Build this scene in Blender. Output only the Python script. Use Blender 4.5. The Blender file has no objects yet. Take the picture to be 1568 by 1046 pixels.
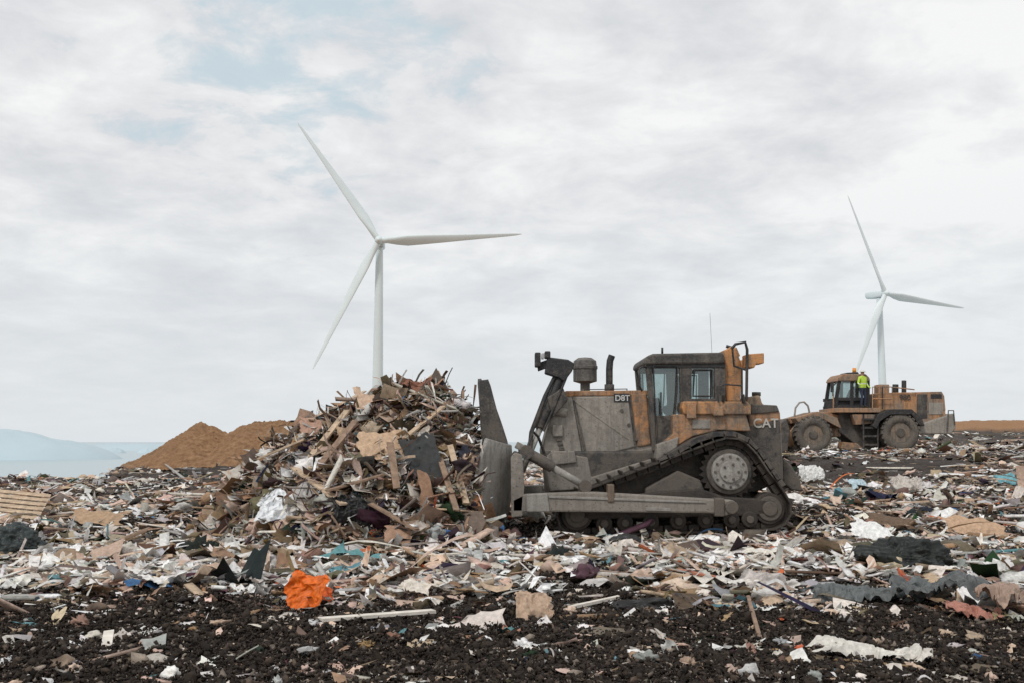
import bpy, bmesh, math, random
import numpy as np
from mathutils import Vector, Matrix, noise as mn
rng=np.random.default_rng(7); random.seed(7)
scn=bpy.context.scene
CAMH=1.67; F=1524.0; PITCH=math.atan(152/1524.0)
cp,sp=math.cos(PITCH),math.sin(PITCH)
# survey helper: side-elevation measurement -> metres (X,Z) on the vertical plane at distance Y
def W(px,py,Y):
    dx=(px-784)/F; dy=(523-py)/F
    t=Y/(cp-dy*sp)
    return (dx*t, CAMH+(sp+dy*cp)*t)
def W3(px,py,Y):
    a=W(px,py,Y); return Vector((a[0],Y,a[1]))
# ---------------------------------------------------------------- noise
T=rng.random((256,256))
def vn(x,y):
    xi=np.floor(x).astype(int); yi=np.floor(y).astype(int)
    fx=x-xi; fy=y-yi; fx=fx*fx*(3-2*fx); fy=fy*fy*(3-2*fy)
    a=T[xi%256,yi%256]; b=T[(xi+1)%256,yi%256]; c=T[xi%256,(yi+1)%256]; d=T[(xi+1)%256,(yi+1)%256]
    return (a*(1-fx)+b*fx)*(1-fy)+(c*(1-fx)+d*fx)*fy
def fbm(x,y,o=4,g=.5):
    s=0;a=1;n=0
    for i in range(o):
        s=s+a*(vn(x+17.3*i,y+9.1*i)-.5); n+=a; a*=g; x,y=(x*1.62+y*1.22),(y*1.62-x*1.22)
    return s/n*2
def ss(t): t=np.clip(t,0,1); return t*t*(3-2*t)
def base_h(x,y):
    x=np.asarray(x,float); y=np.asarray(y,float)
    r=np.hypot(x,y); q=np.where(y>1,x/np.maximum(y,1),np.sign(x)*5)
    z=1.15*ss((x-1.0)/10)*ss((y-17)/29)
    z=z+1.25*ss((x-8)/15)*ss((y-50)/30)
    z=z+0.9*ss((x-14)/8)*ss((r-84)/5)
    edge=44+38*ss((q+.415)/.05)+16*ss((q-.1)/.2)
    edge=np.where(y<1,44,edge)
    far=np.maximum(0,r-edge)
    z=z-np.minimum(0.012*far**2,0.33*far)
    return np.maximum(z,-95+0*z)
def ground_h(x,y):
    x=np.asarray(x,float); y=np.asarray(y,float)
    r=np.hypot(x,y)
    z=base_h(x,y)
    near=1-ss((r-70)/60)
    doz=1-.8*np.exp(-((x-2.2)/3.2)**4-((y-17.8)/2.2)**4)
    z=z+(.10*fbm(x*.35,y*.35,3)+(.05+.15*ss((r-14)/8))*fbm(x*1.3+5,y*1.3,3))*near*doz
    z=z+.30*ss((r-18)/6)*ss((-x/y.clip(1)-.12)/.1)*fbm(x*.55+3,y*.55,3)*near
    z=z+.05*np.abs(fbm(x*5,y*5+3,3))*(1-ss((r-25)/15))
    return z
def dens(x,y):
    r=np.hypot(x,y); q=x/np.maximum(y,1)
    edge=10.2+2.2*np.exp(-((q-.04)/.13)**2)+1.0*fbm(x*.6,y*.6,3)+.6*ss((q-.25)/.1)
    d=ss((r-edge+.6)/1.8)
    pt=fbm(x*.33+40,y*.33,3)+.5*fbm(x*1.1,y*1.1+20,3)
    d=d*(.16+.84*ss((pt+.18)/.38))
    d=d*(1-.95*np.exp(-((x-11.5)/5)**4-((y-34.5)/6.5)**2))
    d=d*(1-.95*np.exp(-((x+15)/3.5)**2-((y-54)/7)**2))
    d=d*(1-.6*ss((r-60)/20))
    return np.maximum(d,.03)
# ---------------------------------------------------------------- mesh helpers
def link(o,parent=None):
    scn.collection.objects.link(o)
    if parent: o.parent=parent
    return o
def np_mesh(name,V,Q=None,Tr=None,col=None,mat=None,smooth=False,parent=None):
    me=bpy.data.meshes.new(name)
    V=np.asarray(V,np.float32)
    me.vertices.add(len(V)); me.vertices.foreach_set('co',V.ravel())
    nq=0 if Q is None else len(Q); nt=0 if Tr is None else len(Tr)
    idx=[]
    if nq: idx.append(np.asarray(Q,np.int32).ravel())
    if nt: idx.append(np.asarray(Tr,np.int32).ravel())
    idx=np.concatenate(idx)
    me.loops.add(len(idx)); me.loops.foreach_set('vertex_index',idx)
    me.polygons.add(nq+nt)
    st=np.concatenate([np.arange(nq)*4, nq*4+np.arange(nt)*3]).astype(np.int32)
    me.polygons.foreach_set('loop_start',st)
    me.update(calc_edges=True)
    if smooth: me.polygons.foreach_set('use_smooth',np.ones(nq+nt,bool))
    if col is not None:
        a=me.color_attributes.new('piece_col','FLOAT_COLOR','POINT')
        c=np.ones((len(V),4),np.float32); c[:,:3]=col
        a.data.foreach_set('color',c.ravel())
    if mat: me.materials.append(mat)
    return link(bpy.data.objects.new(name,me),parent)
# ---------------------------------------------------------------- materials
def newmat(name):
    m=bpy.data.materials.new(name); m.use_nodes=True
    nt=m.node_tree; b=nt.nodes['Principled BSDF']; return m,nt,b
def N(nt,t,**k):
    n=nt.nodes.new(t)
    for a,v in k.items(): setattr(n,a,v)
    return n
def ramp(nt,fac,stops,interp='LINEAR'):
    r=N(nt,'ShaderNodeValToRGB'); r.color_ramp.interpolation=interp
    e=r.color_ramp.elements
    while len(e)<len(stops): e.new(.5)
    for i,(p,c) in enumerate(stops):
        e[i].position=p; e[i].color=(c[0],c[1],c[2],1) if hasattr(c,'__len__') else (c,c,c,1)
    nt.links.new(fac,r.inputs[0]); return r.outputs[0]
def noise_n(nt,scale,detail=6,rough=.6,coord='Object',vec=None,dist=0):
    n=N(nt,'ShaderNodeTexNoise'); n.inputs['Scale'].default_value=scale; n.inputs['Detail'].default_value=detail
    n.inputs['Roughness'].default_value=rough; n.inputs['Distortion'].default_value=dist
    if vec is None:
        tc=N(nt,'ShaderNodeTexCoord'); vec=tc.outputs[coord]
    nt.links.new(vec,n.inputs['Vector']); return n.outputs['Fac']
def mix(nt,f,a,b,mode='MIX'):
    m=N(nt,'ShaderNodeMix',data_type='RGBA',blend_type=mode)
    for s,v in ((0,f),(6,a),(7,b)):
        if hasattr(v,'is_output'): nt.links.new(v,m.inputs[s])
        elif s==0: m.inputs[0].default_value=v
        else: m.inputs[s].default_value=(v[0],v[1],v[2],1)
    return m.outputs[2]
def math_n(nt,op,a,b=None,clamp=False):
    m=N(nt,'ShaderNodeMath',operation=op,use_clamp=clamp)
    for i,v in enumerate((a,b)):
        if v is None: continue
        if hasattr(v,'is_output'): nt.links.new(v,m.inputs[i])
        else: m.inputs[i].default_value=v
    return m.outputs[0]
def bump(nt,b,h,strength=.5,dist=.02):
    bp=N(nt,'ShaderNodeBump'); bp.inputs['Strength'].default_value=strength; bp.inputs['Distance'].default_value=dist
    nt.links.new(h,bp.inputs['Height']); nt.links.new(bp.outputs[0],b.inputs['Normal'])
def dusty(name,col,dust=(.20,.18,.16),amt=.5,rough=.6,scale=1.6,metal=0,dark=(.03,.027,.024),streak=.75,mud=.8,mudc=(.12,.10,.082)):
    m,nt,b=newmat(name)
    ge=N(nt,'ShaderNodeNewGeometry'); PP=ge.outputs['Position']
    n1=noise_n(nt,scale,8,.65,vec=PP); n2=noise_n(nt,scale*9,6,.7,vec=PP)
    s=math_n(nt,'ADD',math_n(nt,'MULTIPLY',n1,.6),math_n(nt,'MULTIPLY',n2,.4))
    f=ramp(nt,s,[(.62-amt*.36,0),(.78-amt*.36,1)])
    c=mix(nt,f,col,dust)
    # vertical grime streaks
    mp=N(nt,'ShaderNodeMapping'); mp.inputs['Scale'].default_value=(9,9,.9)
    nt.links.new(PP,mp.inputs[0])
    n3=noise_n(nt,1.3,6,.7,vec=mp.outputs[0])
    g=ramp(nt,n3,[(.48,0),(.72,streak)])
    c=mix(nt,g,c,dark)
    # dried mud thrown up from below
    sx=N(nt,'ShaderNodeSeparateXYZ'); nt.links.new(PP,sx.inputs[0])
    n4=noise_n(nt,5,8,.75,vec=PP)
    h=math_n(nt,'SUBTRACT',n4,math_n(nt,'MULTIPLY',sx.outputs[2],.10))
    c=mix(nt,ramp(nt,h,[(.27,0),(.41,mud)]),c,mudc)
    # splashes
    n6=noise_n(nt,scale*4,10,.8,vec=PP)
    c=mix(nt,ramp(nt,n6,[(.55,0),(.62,.55)]),c,mudc)
    # small chips and scratches
    n5=noise_n(nt,scale*26,3,.6,vec=PP)
    c=mix(nt,ramp(nt,n5,[(.62,0),(.67,.65)]),c,dark)
    nt.links.new(c,b.inputs['Base Color'])
    b.inputs['Metallic'].default_value=metal
    rr=ramp(nt,n1,[(.3,rough-.12),(.7,min(1,rough+.25))]); nt.links.new(rr,b.inputs['Roughness'])
    bump(nt,b,n2,.5,.03)
    return m
M_or=dusty('orange_paint',(.50,.235,.095),(.28,.215,.16),.60,.7)
M_or2=dusty('orange_paint_clean',(.56,.265,.10),(.32,.235,.165),.46,.68)
M_gr=dusty('dust_covered_panel',(.235,.215,.19),(.34,.31,.27),.6,.8,1.2,streak=.5,mud=.5,mudc=(.18,.158,.135))
M_lg=dusty('pale_dusty_steel',(.37,.36,.335),(.27,.25,.225),.45,.7,2,streak=.5,mud=.35,mudc=(.2,.175,.15))
M_dk=dusty('dark_steel',(.042,.04,.039),(.16,.14,.12),.5,.65,2.5)
M_tr=dusty('muddy_track',(.026,.023,.021),(.14,.112,.09),.44,.6,5,.2,mud=.5,mudc=(.065,.052,.042))
M_bl=dusty('black_paint',(.022,.022,.024),(.10,.09,.08),.28,.5,2)
M_rub=dusty('dusty_tyre',(.045,.042,.04),(.18,.155,.13),.6,.9,2)
M_int=dusty('cab_interior',(.02,.02,.022),(.05,.05,.05),.2,.8)
def glass():
    m,nt,b=newmat('cab_glass')
    out=nt.nodes['Material Output']
    tr=N(nt,'ShaderNodeBsdfTransparent'); tr.inputs[0].default_value=(.66,.78,.78,1)
    gl=N(nt,'ShaderNodeBsdfGlossy'); gl.inputs['Roughness'].default_value=.05; gl.inputs[0].default_value=(.8,.9,.9,1)
    df=N(nt,'ShaderNodeBsdfDiffuse'); df.inputs[0].default_value=(.22,.24,.23,1)
    a=N(nt,'ShaderNodeMixShader'); a.inputs[0].default_value=.18
    nt.links.new(tr.outputs[0],a.inputs[1]); nt.links.new(gl.outputs[0],a.inputs[2])
    c=N(nt,'ShaderNodeMixShader'); n=noise_n(nt,3,5,.6)
    nt.links.new(ramp(nt,n,[(.35,.06),(.7,.28)]),c.inputs[0])
    nt.links.new(a.outputs[0],c.inputs[1]); nt.links.new(df.outputs[0],c.inputs[2])
    nt.links.new(c.outputs[0],out.inputs[0]); return m
M_gl=glass()
def debris_mat(name,rough=.75,dirt=.6,bs=.5):
    m,nt,b=newmat(name)
    a=N(nt,'ShaderNodeVertexColor'); a.layer_name='piece_col'
    n=noise_n(nt,14,6,.7,'Object')
    f=ramp(nt,n,[(.38,.74),(.62,1.1)])
    c=mix(nt,1,a.outputs[0],f,'MULTIPLY')
    n2=noise_n(nt,5.5,7,.75,'Object')
    c=mix(nt,ramp(nt,n2,[(.54,0),(.72,dirt)]),c,(.05,.037,.028))
    nt.links.new(c,b.inputs['Base Color']); b.inputs['Roughness'].default_value=rough
    b.inputs['Specular IOR Level'].default_value=.3
    bump(nt,b,n,bs,.02); return m
M_deb=debris_mat('mixed_waste',dirt=.6); M_bag=debris_mat('plastic_film',.38,.4); M_crumb=debris_mat('earth_crumbs',.9,.6,1)
def ground_mat():
    m,nt,b=newmat('landfill_soil')
    tc=N(nt,'ShaderNodeTexCoord'); P=tc.outputs['Object']
    n1=noise_n(nt,11,12,.8,vec=P)
    soil=ramp(nt,n1,[(.34,(.011,.008,.0065)),(.52,(.036,.026,.02)),(.68,(.095,.069,.051))])
    trash=ramp(nt,n1,[(.36,(.02,.016,.013)),(.48,(.07,.052,.04)),(.57,(.20,.155,.12)),(.68,(.45,.41,.36))])
    va=N(nt,'ShaderNodeVertexColor'); va.layer_name='piece_col'
    sp_=N(nt,'ShaderNodeSeparateColor'); nt.links.new(va.outputs[0],sp_.inputs[0])
    c=mix(nt,math_n(nt,'MULTIPLY',sp_.outputs[0],.75),soil,trash)
    vo=N(nt,'ShaderNodeTexVoronoi'); vo.inputs['Scale'].default_value=30; nt.links.new(P,vo.inputs['Vector'])
    spk=ramp(nt,vo.outputs['Distance'],[(.10,1),(.17,0)])
    sepc=N(nt,'ShaderNodeSeparateColor'); nt.links.new(vo.outputs['Color'],sepc.inputs[0])
    sel=ramp(nt,sepc.outputs[0],[(.86,0),(.88,1)])
    sc=ramp(nt,sepc.outputs[1],[(0,(.45,.42,.38)),(.5,(.3,.17,.1)),(1,(.2,.2,.2))],'CONSTANT')
    c=mix(nt,math_n(nt,'MULTIPLY',spk,sel),c,sc)
    ln=N(nt,'ShaderNodeVectorMath',operation='LENGTH'); nt.links.new(P,ln.inputs[0]); r=ln.outputs['Value']
    so=math_n(nt,'MULTIPLY',math_n(nt,'SUBTRACT',r,84),.5,True)
    c=mix(nt,so,c,ramp(nt,n1,[(.3,(.19,.10,.045)),(.7,(.40,.22,.11))]))
    nt.links.new(c,b.inputs['Base Color']); b.inputs['Roughness'].default_value=.75
    b.inputs['Specular IOR Level'].default_value=.35
    bump(nt,b,n1,1,.06); return m
M_gnd=ground_mat()
def earth_mat():
    m,nt,b=newmat('orange_earth')
    n=noise_n(nt,2.6,10,.8); n2=noise_n(nt,.35,4,.6)
    c=ramp(nt,n,[(.36,(.19,.095,.042)),(.5,(.40,.22,.105)),(.66,(.56,.34,.19))])
    c=mix(nt,ramp(nt,n2,[(.4,0),(.7,.4)]),c,(.27,.15,.08))
    nt.links.new(c,b.inputs['Base Color']); b.inputs['Roughness'].default_value=.95; bump(nt,b,n,1,.35); return m
M_earth=earth_mat()
def plain(name,c,rough=.6,sc=2,var=.15):
    m,nt,b=newmat(name); n=noise_n(nt,sc,6,.6)
    d=[v*(1-var) for v in c]; u=[min(1,v*(1+var)) for v in c]
    nt.links.new(ramp(nt,n,[(.3,d),(.7,u)]),b.inputs['Base Color']); b.inputs['Roughness'].default_value=rough
    bump(nt,b,n,.1,.02); return m
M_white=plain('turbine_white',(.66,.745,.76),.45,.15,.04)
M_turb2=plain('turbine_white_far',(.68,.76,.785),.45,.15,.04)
M_hill=plain('hazy_hillside',(.45,.545,.59),1,.002,.05)  # aerial haze is painted in: pale blue base colour stands in for distance
M_wood=plain('raw_wood',(.48,.36,.25),.8,9,.35)
mw,nt,b=newmat('sea_water'); b.inputs['Base Color'].default_value=(.38,.47,.50,1); b.inputs['Roughness'].default_value=.35
n=noise_n(nt,.02,5,.6); bump(nt,b,n,.15,1.0)
M_water=mw
# ---------------------------------------------------------------- ground sheet
rad=np.concatenate([np.geomspace(.3,6,24)[:-1],np.geomspace(6,60,660)[:-1],np.geomspace(60,140,120)[:-1],np.geomspace(140,6000,50)])
ang=np.concatenate([np.linspace(-180,-45,40)[:-1],np.linspace(-45,-33,60)[:-1],np.linspace(-33,33,950)[:-1],np.linspace(33,45,60)[:-1],np.linspace(45,180,40)])
R,A=np.meshgrid(rad,np.radians(ang),indexing='ij')
X=R*np.sin(A); Y=R*np.cos(A); Z=ground_h(X,Y)
nearw=(1-ss((R-16)/12))
Z=Z+nearw*(.085*np.abs(fbm(X*5,Y*5,5,.72))+.04*fbm(X*22,Y*22,3,.8))
nr,na=R.shape; I=np.arange(nr*na).reshape(nr,na)
Q=np.stack([I[:-1,:-1],I[:-1,1:],I[1:,1:],I[1:,:-1]],-1).reshape(-1,4)
dv_=dens(X,Y).reshape(-1,1)
np_mesh('ground',np.stack([X,Y,Z],-1).reshape(-1,3),Q,mat=M_gnd,smooth=True,col=np.repeat(dv_,3,1))
# water
wv=[(-60000,300,-80),(60000,300,-80),(60000,90000,-80),(-60000,90000,-80)]
np_mesh('water',wv,[(0,1,2,3)],mat=M_water)
def hill(cx,cy,wx,wy,h,seed):
    n=60; xs=np.linspace(-1,1,n); xx,yy=np.meshgrid(xs,xs,indexing='ij')
    zz=h*np.clip(1-(xx**2+yy**2),0,1)**.8*(1+.35*fbm(xx*2+seed,yy*2+seed,4))
    zz=np.where(xx**2+yy**2>=1,-5,zz)-85
    return np.stack([cx+xx*wx,cy+yy*wy,zz],-1).reshape(-1,3),n
Vs=[];Qs=[];off=0
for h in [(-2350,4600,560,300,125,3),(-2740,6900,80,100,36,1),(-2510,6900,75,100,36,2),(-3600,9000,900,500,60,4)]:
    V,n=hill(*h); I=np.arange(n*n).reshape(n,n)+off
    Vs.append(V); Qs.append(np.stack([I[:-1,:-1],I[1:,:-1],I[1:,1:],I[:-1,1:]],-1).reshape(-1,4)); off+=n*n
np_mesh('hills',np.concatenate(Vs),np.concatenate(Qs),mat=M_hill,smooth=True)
# soil mound
gx=np.linspace(-27,-3,320); gy=np.linspace(56,74,200); xx,yy=np.meshgrid(gx,gy,indexing='ij')
px=784+F*xx/63.0
prof=np.interp(px,[185,215,250,300,322,345,385,430,470,520,600,660,700],[-.2,.5,1.45,2.75,2.5,2.05,2.95,3.0,2.5,2.4,2.2,1.0,-.3])
w=np.clip(1-(np.abs(yy-64)/6.5)**1.5,0,1)
zz=base_h(xx,yy)-.35+ (prof+.3)*w+ w*(.22*fbm(xx*.8,yy*.8,4)+.32*np.abs(fbm(xx*2.2,yy*2.2,5,.75)))
n1,n2=xx.shape; I=np.arange(n1*n2).reshape(n1,n2)
np_mesh('soil_mound',np.stack([xx,yy,zz],-1).reshape(-1,3),np.stack([I[:-1,:-1],I[1:,:-1],I[1:,1:],I[:-1,1:]],-1).reshape(-1,4),mat=M_earth,smooth=True)
# ---------------------------------------------------------------- debris
def rotz(a):
    c,s=np.cos(a),np.sin(a); z=np.zeros_like(a); o=z+1
    return np.stack([np.stack([c,-s,z],-1),np.stack([s,c,z],-1),np.stack([z,z,o],-1)],-2)
def rotaxis(ax,a):
    c,s=np.cos(a),np.sin(a); C=1-c; x,y,z=ax[:,0],ax[:,1],ax[:,2]
    return np.stack([np.stack([c+x*x*C,x*y*C-z*s,x*z*C+y*s],-1),np.stack([y*x*C+z*s,c+y*y*C,y*z*C-x*s],-1),np.stack([z*x*C-y*s,z*y*C+x*s,c+z*z*C],-1)],-2)
def orient(n,tilt):
    a=rng.random(n)*6.283; ax=np.stack([np.cos(a),np.sin(a),0*a],-1)
    return rotaxis(ax,rng.normal(0,1,n)*tilt)@rotz(rng.random(n)*6.283)
class Acc:
    def __init__(s): s.V=[];s.Q=[];s.T=[];s.C=[];s.n=0
    def add(s,V,q,t,col):
        n,k,_=V.shape; s.V.append(V.reshape(-1,3)); offs=(np.arange(n)*k+s.n)[:,None,None]
        if q is not None: s.Q.append((np.asarray(q)[None]+offs).reshape(-1,4))
        if t is not None: s.T.append((np.asarray(t)[None]+offs).reshape(-1,3))
        s.C.append(np.repeat(col,k,0)); s.n+=n*k
    def build(s,name,mat,smooth=False):
        return np_mesh(name,np.concatenate(s.V),np.concatenate(s.Q) if s.Q else None,np.concatenate(s.T) if s.T else None,np.concatenate(s.C),mat,smooth)
def gridq(a,b):
    I=np.arange(a*b).reshape(a,b); return np.stack([I[:-1,:-1],I[1:,:-1],I[1:,1:],I[:-1,1:]],-1).reshape(-1,4)
gu,gv=np.meshgrid(np.linspace(-.5,.5,4),np.linspace(-.5,.5,3),indexing='ij')
SH=np.stack([gu,gv,0*gu],-1).reshape(-1,3); SHQ=gridq(4,3)
gu,gv=np.meshgrid(np.linspace(-.5,.5,7),np.linspace(-.5,.5,6),indexing='ij')
RG=np.stack([gu,gv,0*gu],-1).reshape(-1,3); RGQ=gridq(7,6)
BX=np.array([(x,y,z) for x in(-.5,.5) for y in(-.5,.5) for z in(-.5,.5)],float)
BXQ=[(0,1,3,2),(4,6,7,5),(0,4,5,1),(2,3,7,6),(0,2,6,4),(1,5,7,3)]
def ico(sub):
    bm=bmesh.new(); bmesh.ops.create_icosphere(bm,subdivisions=sub,radius=.5); v_=np.array([v.co[:] for v in bm.verts]); t_=[[v.index for v in f.verts] for f in bm.faces]; bm.free(); return v_,t_
ICO,ICOT=ico(1); IC3,IC3T=ico(3)
def place(V,pos,tilt): return np.einsum('nij,nkj->nki',orient(len(pos),tilt),V)+pos[:,None]
def sheets(acc,pos,L,Wd,tilt,col,crumple=.05,curl=.3):
    n=len(pos); V=np.repeat(SH[None],n,0).copy()
    V[...,:2]+=rng.normal(0,.05,(n,12,2))
    V[...,1]*=1+rng.normal(0,.25,(n,1))*V[...,0]*2
    V[...,0]*=L[:,None]; V[...,1]*=Wd[:,None]
    s=np.minimum(L,Wd); cu=rng.normal(0,curl,n)
    V[...,2]=rng.normal(0,1,(n,12))*crumple*s[:,None]+cu[:,None]*(V[...,0]**2)/np.maximum(L,.05)[:,None]*2
    acc.add(place(V,pos,tilt),SHQ,None,col)
def rags(acc,pos,L,Wd,tilt,col,amp=.13):
    n=len(pos); V=np.repeat(RG[None],n,0).copy(); u=V[...,0].copy(); v=V[...,1].copy()
    f=lambda s: rng.normal(0,s,(n,1)); ph=lambda: rng.random((n,1))*6.283
    V[...,0]=(u+.10*np.sin(7*v+ph())+.06*np.sin(13*v+ph()))*L[:,None]
    V[...,1]=(v*(1+.5*np.sin(5*u+ph()))+.10*np.sin(6*u+ph()))*Wd[:,None]
    s=np.minimum(L,Wd)[:,None]
    V[...,2]=s*amp*(np.sin(f(5)*u+f(5)*v+ph())*1.4+np.sin(f(10)*u+f(10)*v+ph())*.8+rng.normal(0,.25,u.shape))
    acc.add(place(V,pos,tilt),RGQ,None,col)
def strips(acc,pos,L,Wd,tilt,col):          # bent straps, wires, film ribbons
    n=len(pos); k=10; s=np.linspace(-.5,.5,k); f=lambda a: rng.normal(0,a,(n,1)); ph=lambda: rng.random((n,1))*6.283
    cx=s[None]*L[:,None]; cy=L[:,None]*(.18*np.sin(f(5)*s+ph())); cz=L[:,None]*(.14*np.sin(f(5)*s+ph()))
    tw=f(2)*s+ph()
    A_=np.stack([cx,cy-np.cos(tw)*Wd[:,None]/2,cz-np.sin(tw)*Wd[:,None]/2],-1); B_=np.stack([cx,cy+np.cos(tw)*Wd[:,None]/2,cz+np.sin(tw)*Wd[:,None]/2],-1)
    V=np.stack([A_,B_],2).reshape(n,k*2,3); acc.add(place(V,pos,tilt),gridq(k,2),None,col)
def wads(acc,pos,S,col,flat=.6):            # crumpled bags and balled-up film
    n=len(pos); D_=IC3/np.linalg.norm(IC3,axis=1,keepdims=True); rr=np.ones((n,len(D_)))
    for fr_,am in ((3,.22),(6,.16),(11,.10)):
        w_=rng.normal(0,fr_,(n,3)); rr+=am*(1-2*np.abs(np.sin(D_@w_.T+rng.random(n)*6.28))).T
        w_=rng.normal(0,fr_,(n,3)); rr+=am*np.sin(D_@w_.T+rng.random(n)*6.28).T
    V=IC3[None]*rr[...,None]*S[:,None,None]*(1+rng.normal(0,.25,(n,1,3))); V[...,2]*=flat
    acc.add(place(V,pos,.3),None,IC3T,col)
def boxes(acc,pos,L,Wd,H,tilt,col):
    n=len(pos); V=np.repeat(BX[None],n,0).copy()
    V[...,0]+=rng.normal(0,.06,(n,8))          # splintered ends
    V=V*np.stack([L,Wd,H],-1)[:,None]
    V+=rng.normal(0,.05,(n,8,3))*np.minimum(Wd,.1)[:,None,None]
    acc.add(place(V,pos,tilt),BXQ,None,col)
def chunks(acc,pos,S,col,flat=.7,tilt=.5,rough=.3):
    n=len(pos); V=np.repeat(ICO[None],n,0)*(1+rng.normal(0,rough,(n,12,1)))
    V=V*S[:,None,None]*(1+rng.normal(0,.3,(n,1,3))); V[...,2]*=flat
    acc.add(place(V,pos,tilt),None,ICOT,col)
PAL=np.array([(.82,.80,.77),(.66,.60,.53),(.48,.36,.255),(.32,.20,.125),(.10,.07,.05),(.60,.44,.35),(.36,.36,.35),(.02,.02,.02),(.12,.25,.28),(.52,.13,.05),(.05,.13,.3),(.16,.118,.088),(.48,.46,.43)])
def pal(n,w): 
    w=np.array(w,float); w/=w.sum(); c=PAL[rng.choice(len(PAL),n,p=w)]
    return np.clip(c*(1+rng.normal(0,.15,(n,1)))+rng.normal(0,.012,(n,3)),.008,.88)
WF=[16,11,9,9,9,10,7,5,1.2,.8,.5,12,8]
WB=[14,14,12,9,7,8,3,1,.2,.4,.1,10,6]
WP=[13,10,12,12,12,10,7,7,1.2,.7,.4,12,8]
def field_pos(n,r0,r1,a=36):
    r=np.exp(rng.uniform(math.log(r0),math.log(r1),n)); t=np.radians(rng.uniform(-a,a,n))
    return r*np.sin(t),r*np.cos(t)
acc=Acc()
def fieldset(n0,r0,r1):
    x,y=field_pos(n0,r0,r1); k=rng.random(len(x))<dens(x,y); x,y=x[k],y[k]
    k=~((x>-.4)&(x<5)&(y>17.0)&(y<20)); x,y=x[k],y[k]
    return x,y,ground_h(x,y),np.hypot(x,y)
x,y,z,r=fieldset(130000,6.6,82)
n=len(x); t=rng.random(n); S=np.exp(rng.normal(-2.52,.62,n))*(1+.013*r); S=np.where(r<10.2,S*.55,S); S=np.minimum(S,.5)
P=np.stack([x,y,z+rng.random(n)*.05+.01],-1)
a=t<.27; sheets(acc,P[a],S[a]*1.9,S[a]*rng.uniform(.4,1.0,a.sum()),.26,pal(a.sum(),WF))
a=(t>=.27)&(t<.50); rags(acc,P[a],S[a]*2.0,S[a]*rng.uniform(.5,1.2,a.sum()),.28,pal(a.sum(),WF))
a=(t>=.50)&(t<.80); boxes(acc,P[a],S[a]*3.2,S[a]*rng.uniform(.15,.45,a.sum()),S[a]*.10+.006,.2,pal(a.sum(),WB))
a=(t>=.80)&(t<.87); strips(acc,P[a],S[a]*4.5,np.minimum(S[a]*.2,.04),.3,pal(a.sum(),WF))
a=(t>=.87)&(r>11); chunks(acc,P[a],S[a]*1.0,pal(a.sum(),[8,6,8,8,14,6,6,8,1,.6,.3,18,5]))
# confetti-sized scraps
x,y,z,r=fieldset(150000,6.6,34); n=len(x)
Q4=np.array([(-.5,-.5,0),(.5,-.5,0),(.5,.5,0),(-.5,.5,0)])
V=np.repeat(Q4[None],n,0)+rng.normal(0,.15,(n,4,3)); s=np.exp(rng.normal(-3.6,.5,n))*(1+.015*r); V*=np.stack([s*rng.uniform(1,3,n),s,s],-1)[:,None]
acc.add(place(V,np.stack([x,y,z+rng.random(n)*.05+.02],-1),.5),[(0,1,2,3)],None,pal(n,[18,13,9,9,10,10,6,3,1,.6,.5,10,10]))
# bigger things in the field
x,y=field_pos(3000,11.2,60); k=rng.random(len(x))<dens(x,y); x,y=x[k],y[k]; k=~((x>-.9)&(x<6)&(y>15.0)&(y<20)); x,y=x[k],y[k]; z=ground_h(x,y); n=len(x); t=rng.random(n)
P=np.stack([x,y,z+.07],-1)
a=t<.2; sheets(acc,P[a],rng.uniform(.35,.8,a.sum()),rng.uniform(.2,.5,a.sum()),.22,pal(a.sum(),WF))
a=(t>=.2)&(t<.42); rags(acc,P[a],rng.uniform(.4,.9,a.sum()),rng.uniform(.2,.5,a.sum()),.2,pal(a.sum(),WF))
a=(t>=.42)&(t<.66); wads(acc,P[a],rng.uniform(.18,.5,a.sum()),pal(a.sum(),[18,8,6,5,6,8,8,16,3,1.2,1,8,8]))
a=(t>=.66); boxes(acc,P[a],rng.uniform(.6,1.7,a.sum()),rng.uniform(.04,.13,a.sum()),rng.uniform(.02,.05,a.sum()),.12,pal(a.sum(),WB))
# drifts of pale laths and paper
for (cx,cy,sx,sy,nn) in [(-3.9,11.6,1.4,.45,850),(-5.6,12.3,.8,.4,260),(-1.3,11.3,.9,.5,420),(.4,13.8,1.3,.45,380),(3.3,13.0,1.4,.40,380),(5.0,12.6,.8,.4,160),(5.6,17,1.4,1.2,220),(-6,14.5,1.5,.8,260),(-8,19,2.5,2,400),(-14,30,5,4,500),(7.5,15,1.5,1.5,200)]:
    x=rng.normal(cx,sx,nn); y=rng.normal(cy,sy,nn); z=ground_h(x,y); P=np.stack([x,y,z+rng.random(nn)*.12+.03],-1)
    h=nn//3; g=nn//3*2; wl=[38,13,5,3,1,9,3,0,.6,.4,0,2,6]
    sheets(acc,P[:h],rng.uniform(.12,.42,h),rng.uniform(.04,.13,h),.35,pal(h,wl),.05,.5)
    rags(acc,P[h:g],rng.uniform(.12,.40,g-h),rng.uniform(.06,.18,g-h),.35,pal(g-h,wl))
    boxes(acc,P[g:],rng.uniform(.15,.6,nn-g),rng.uniform(.03,.09,nn-g),rng.uniform(.012,.03,nn-g),.3,pal(nn-g,[30,17,9,4,2,4,1,0,0,.2,0,2,6]))
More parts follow.
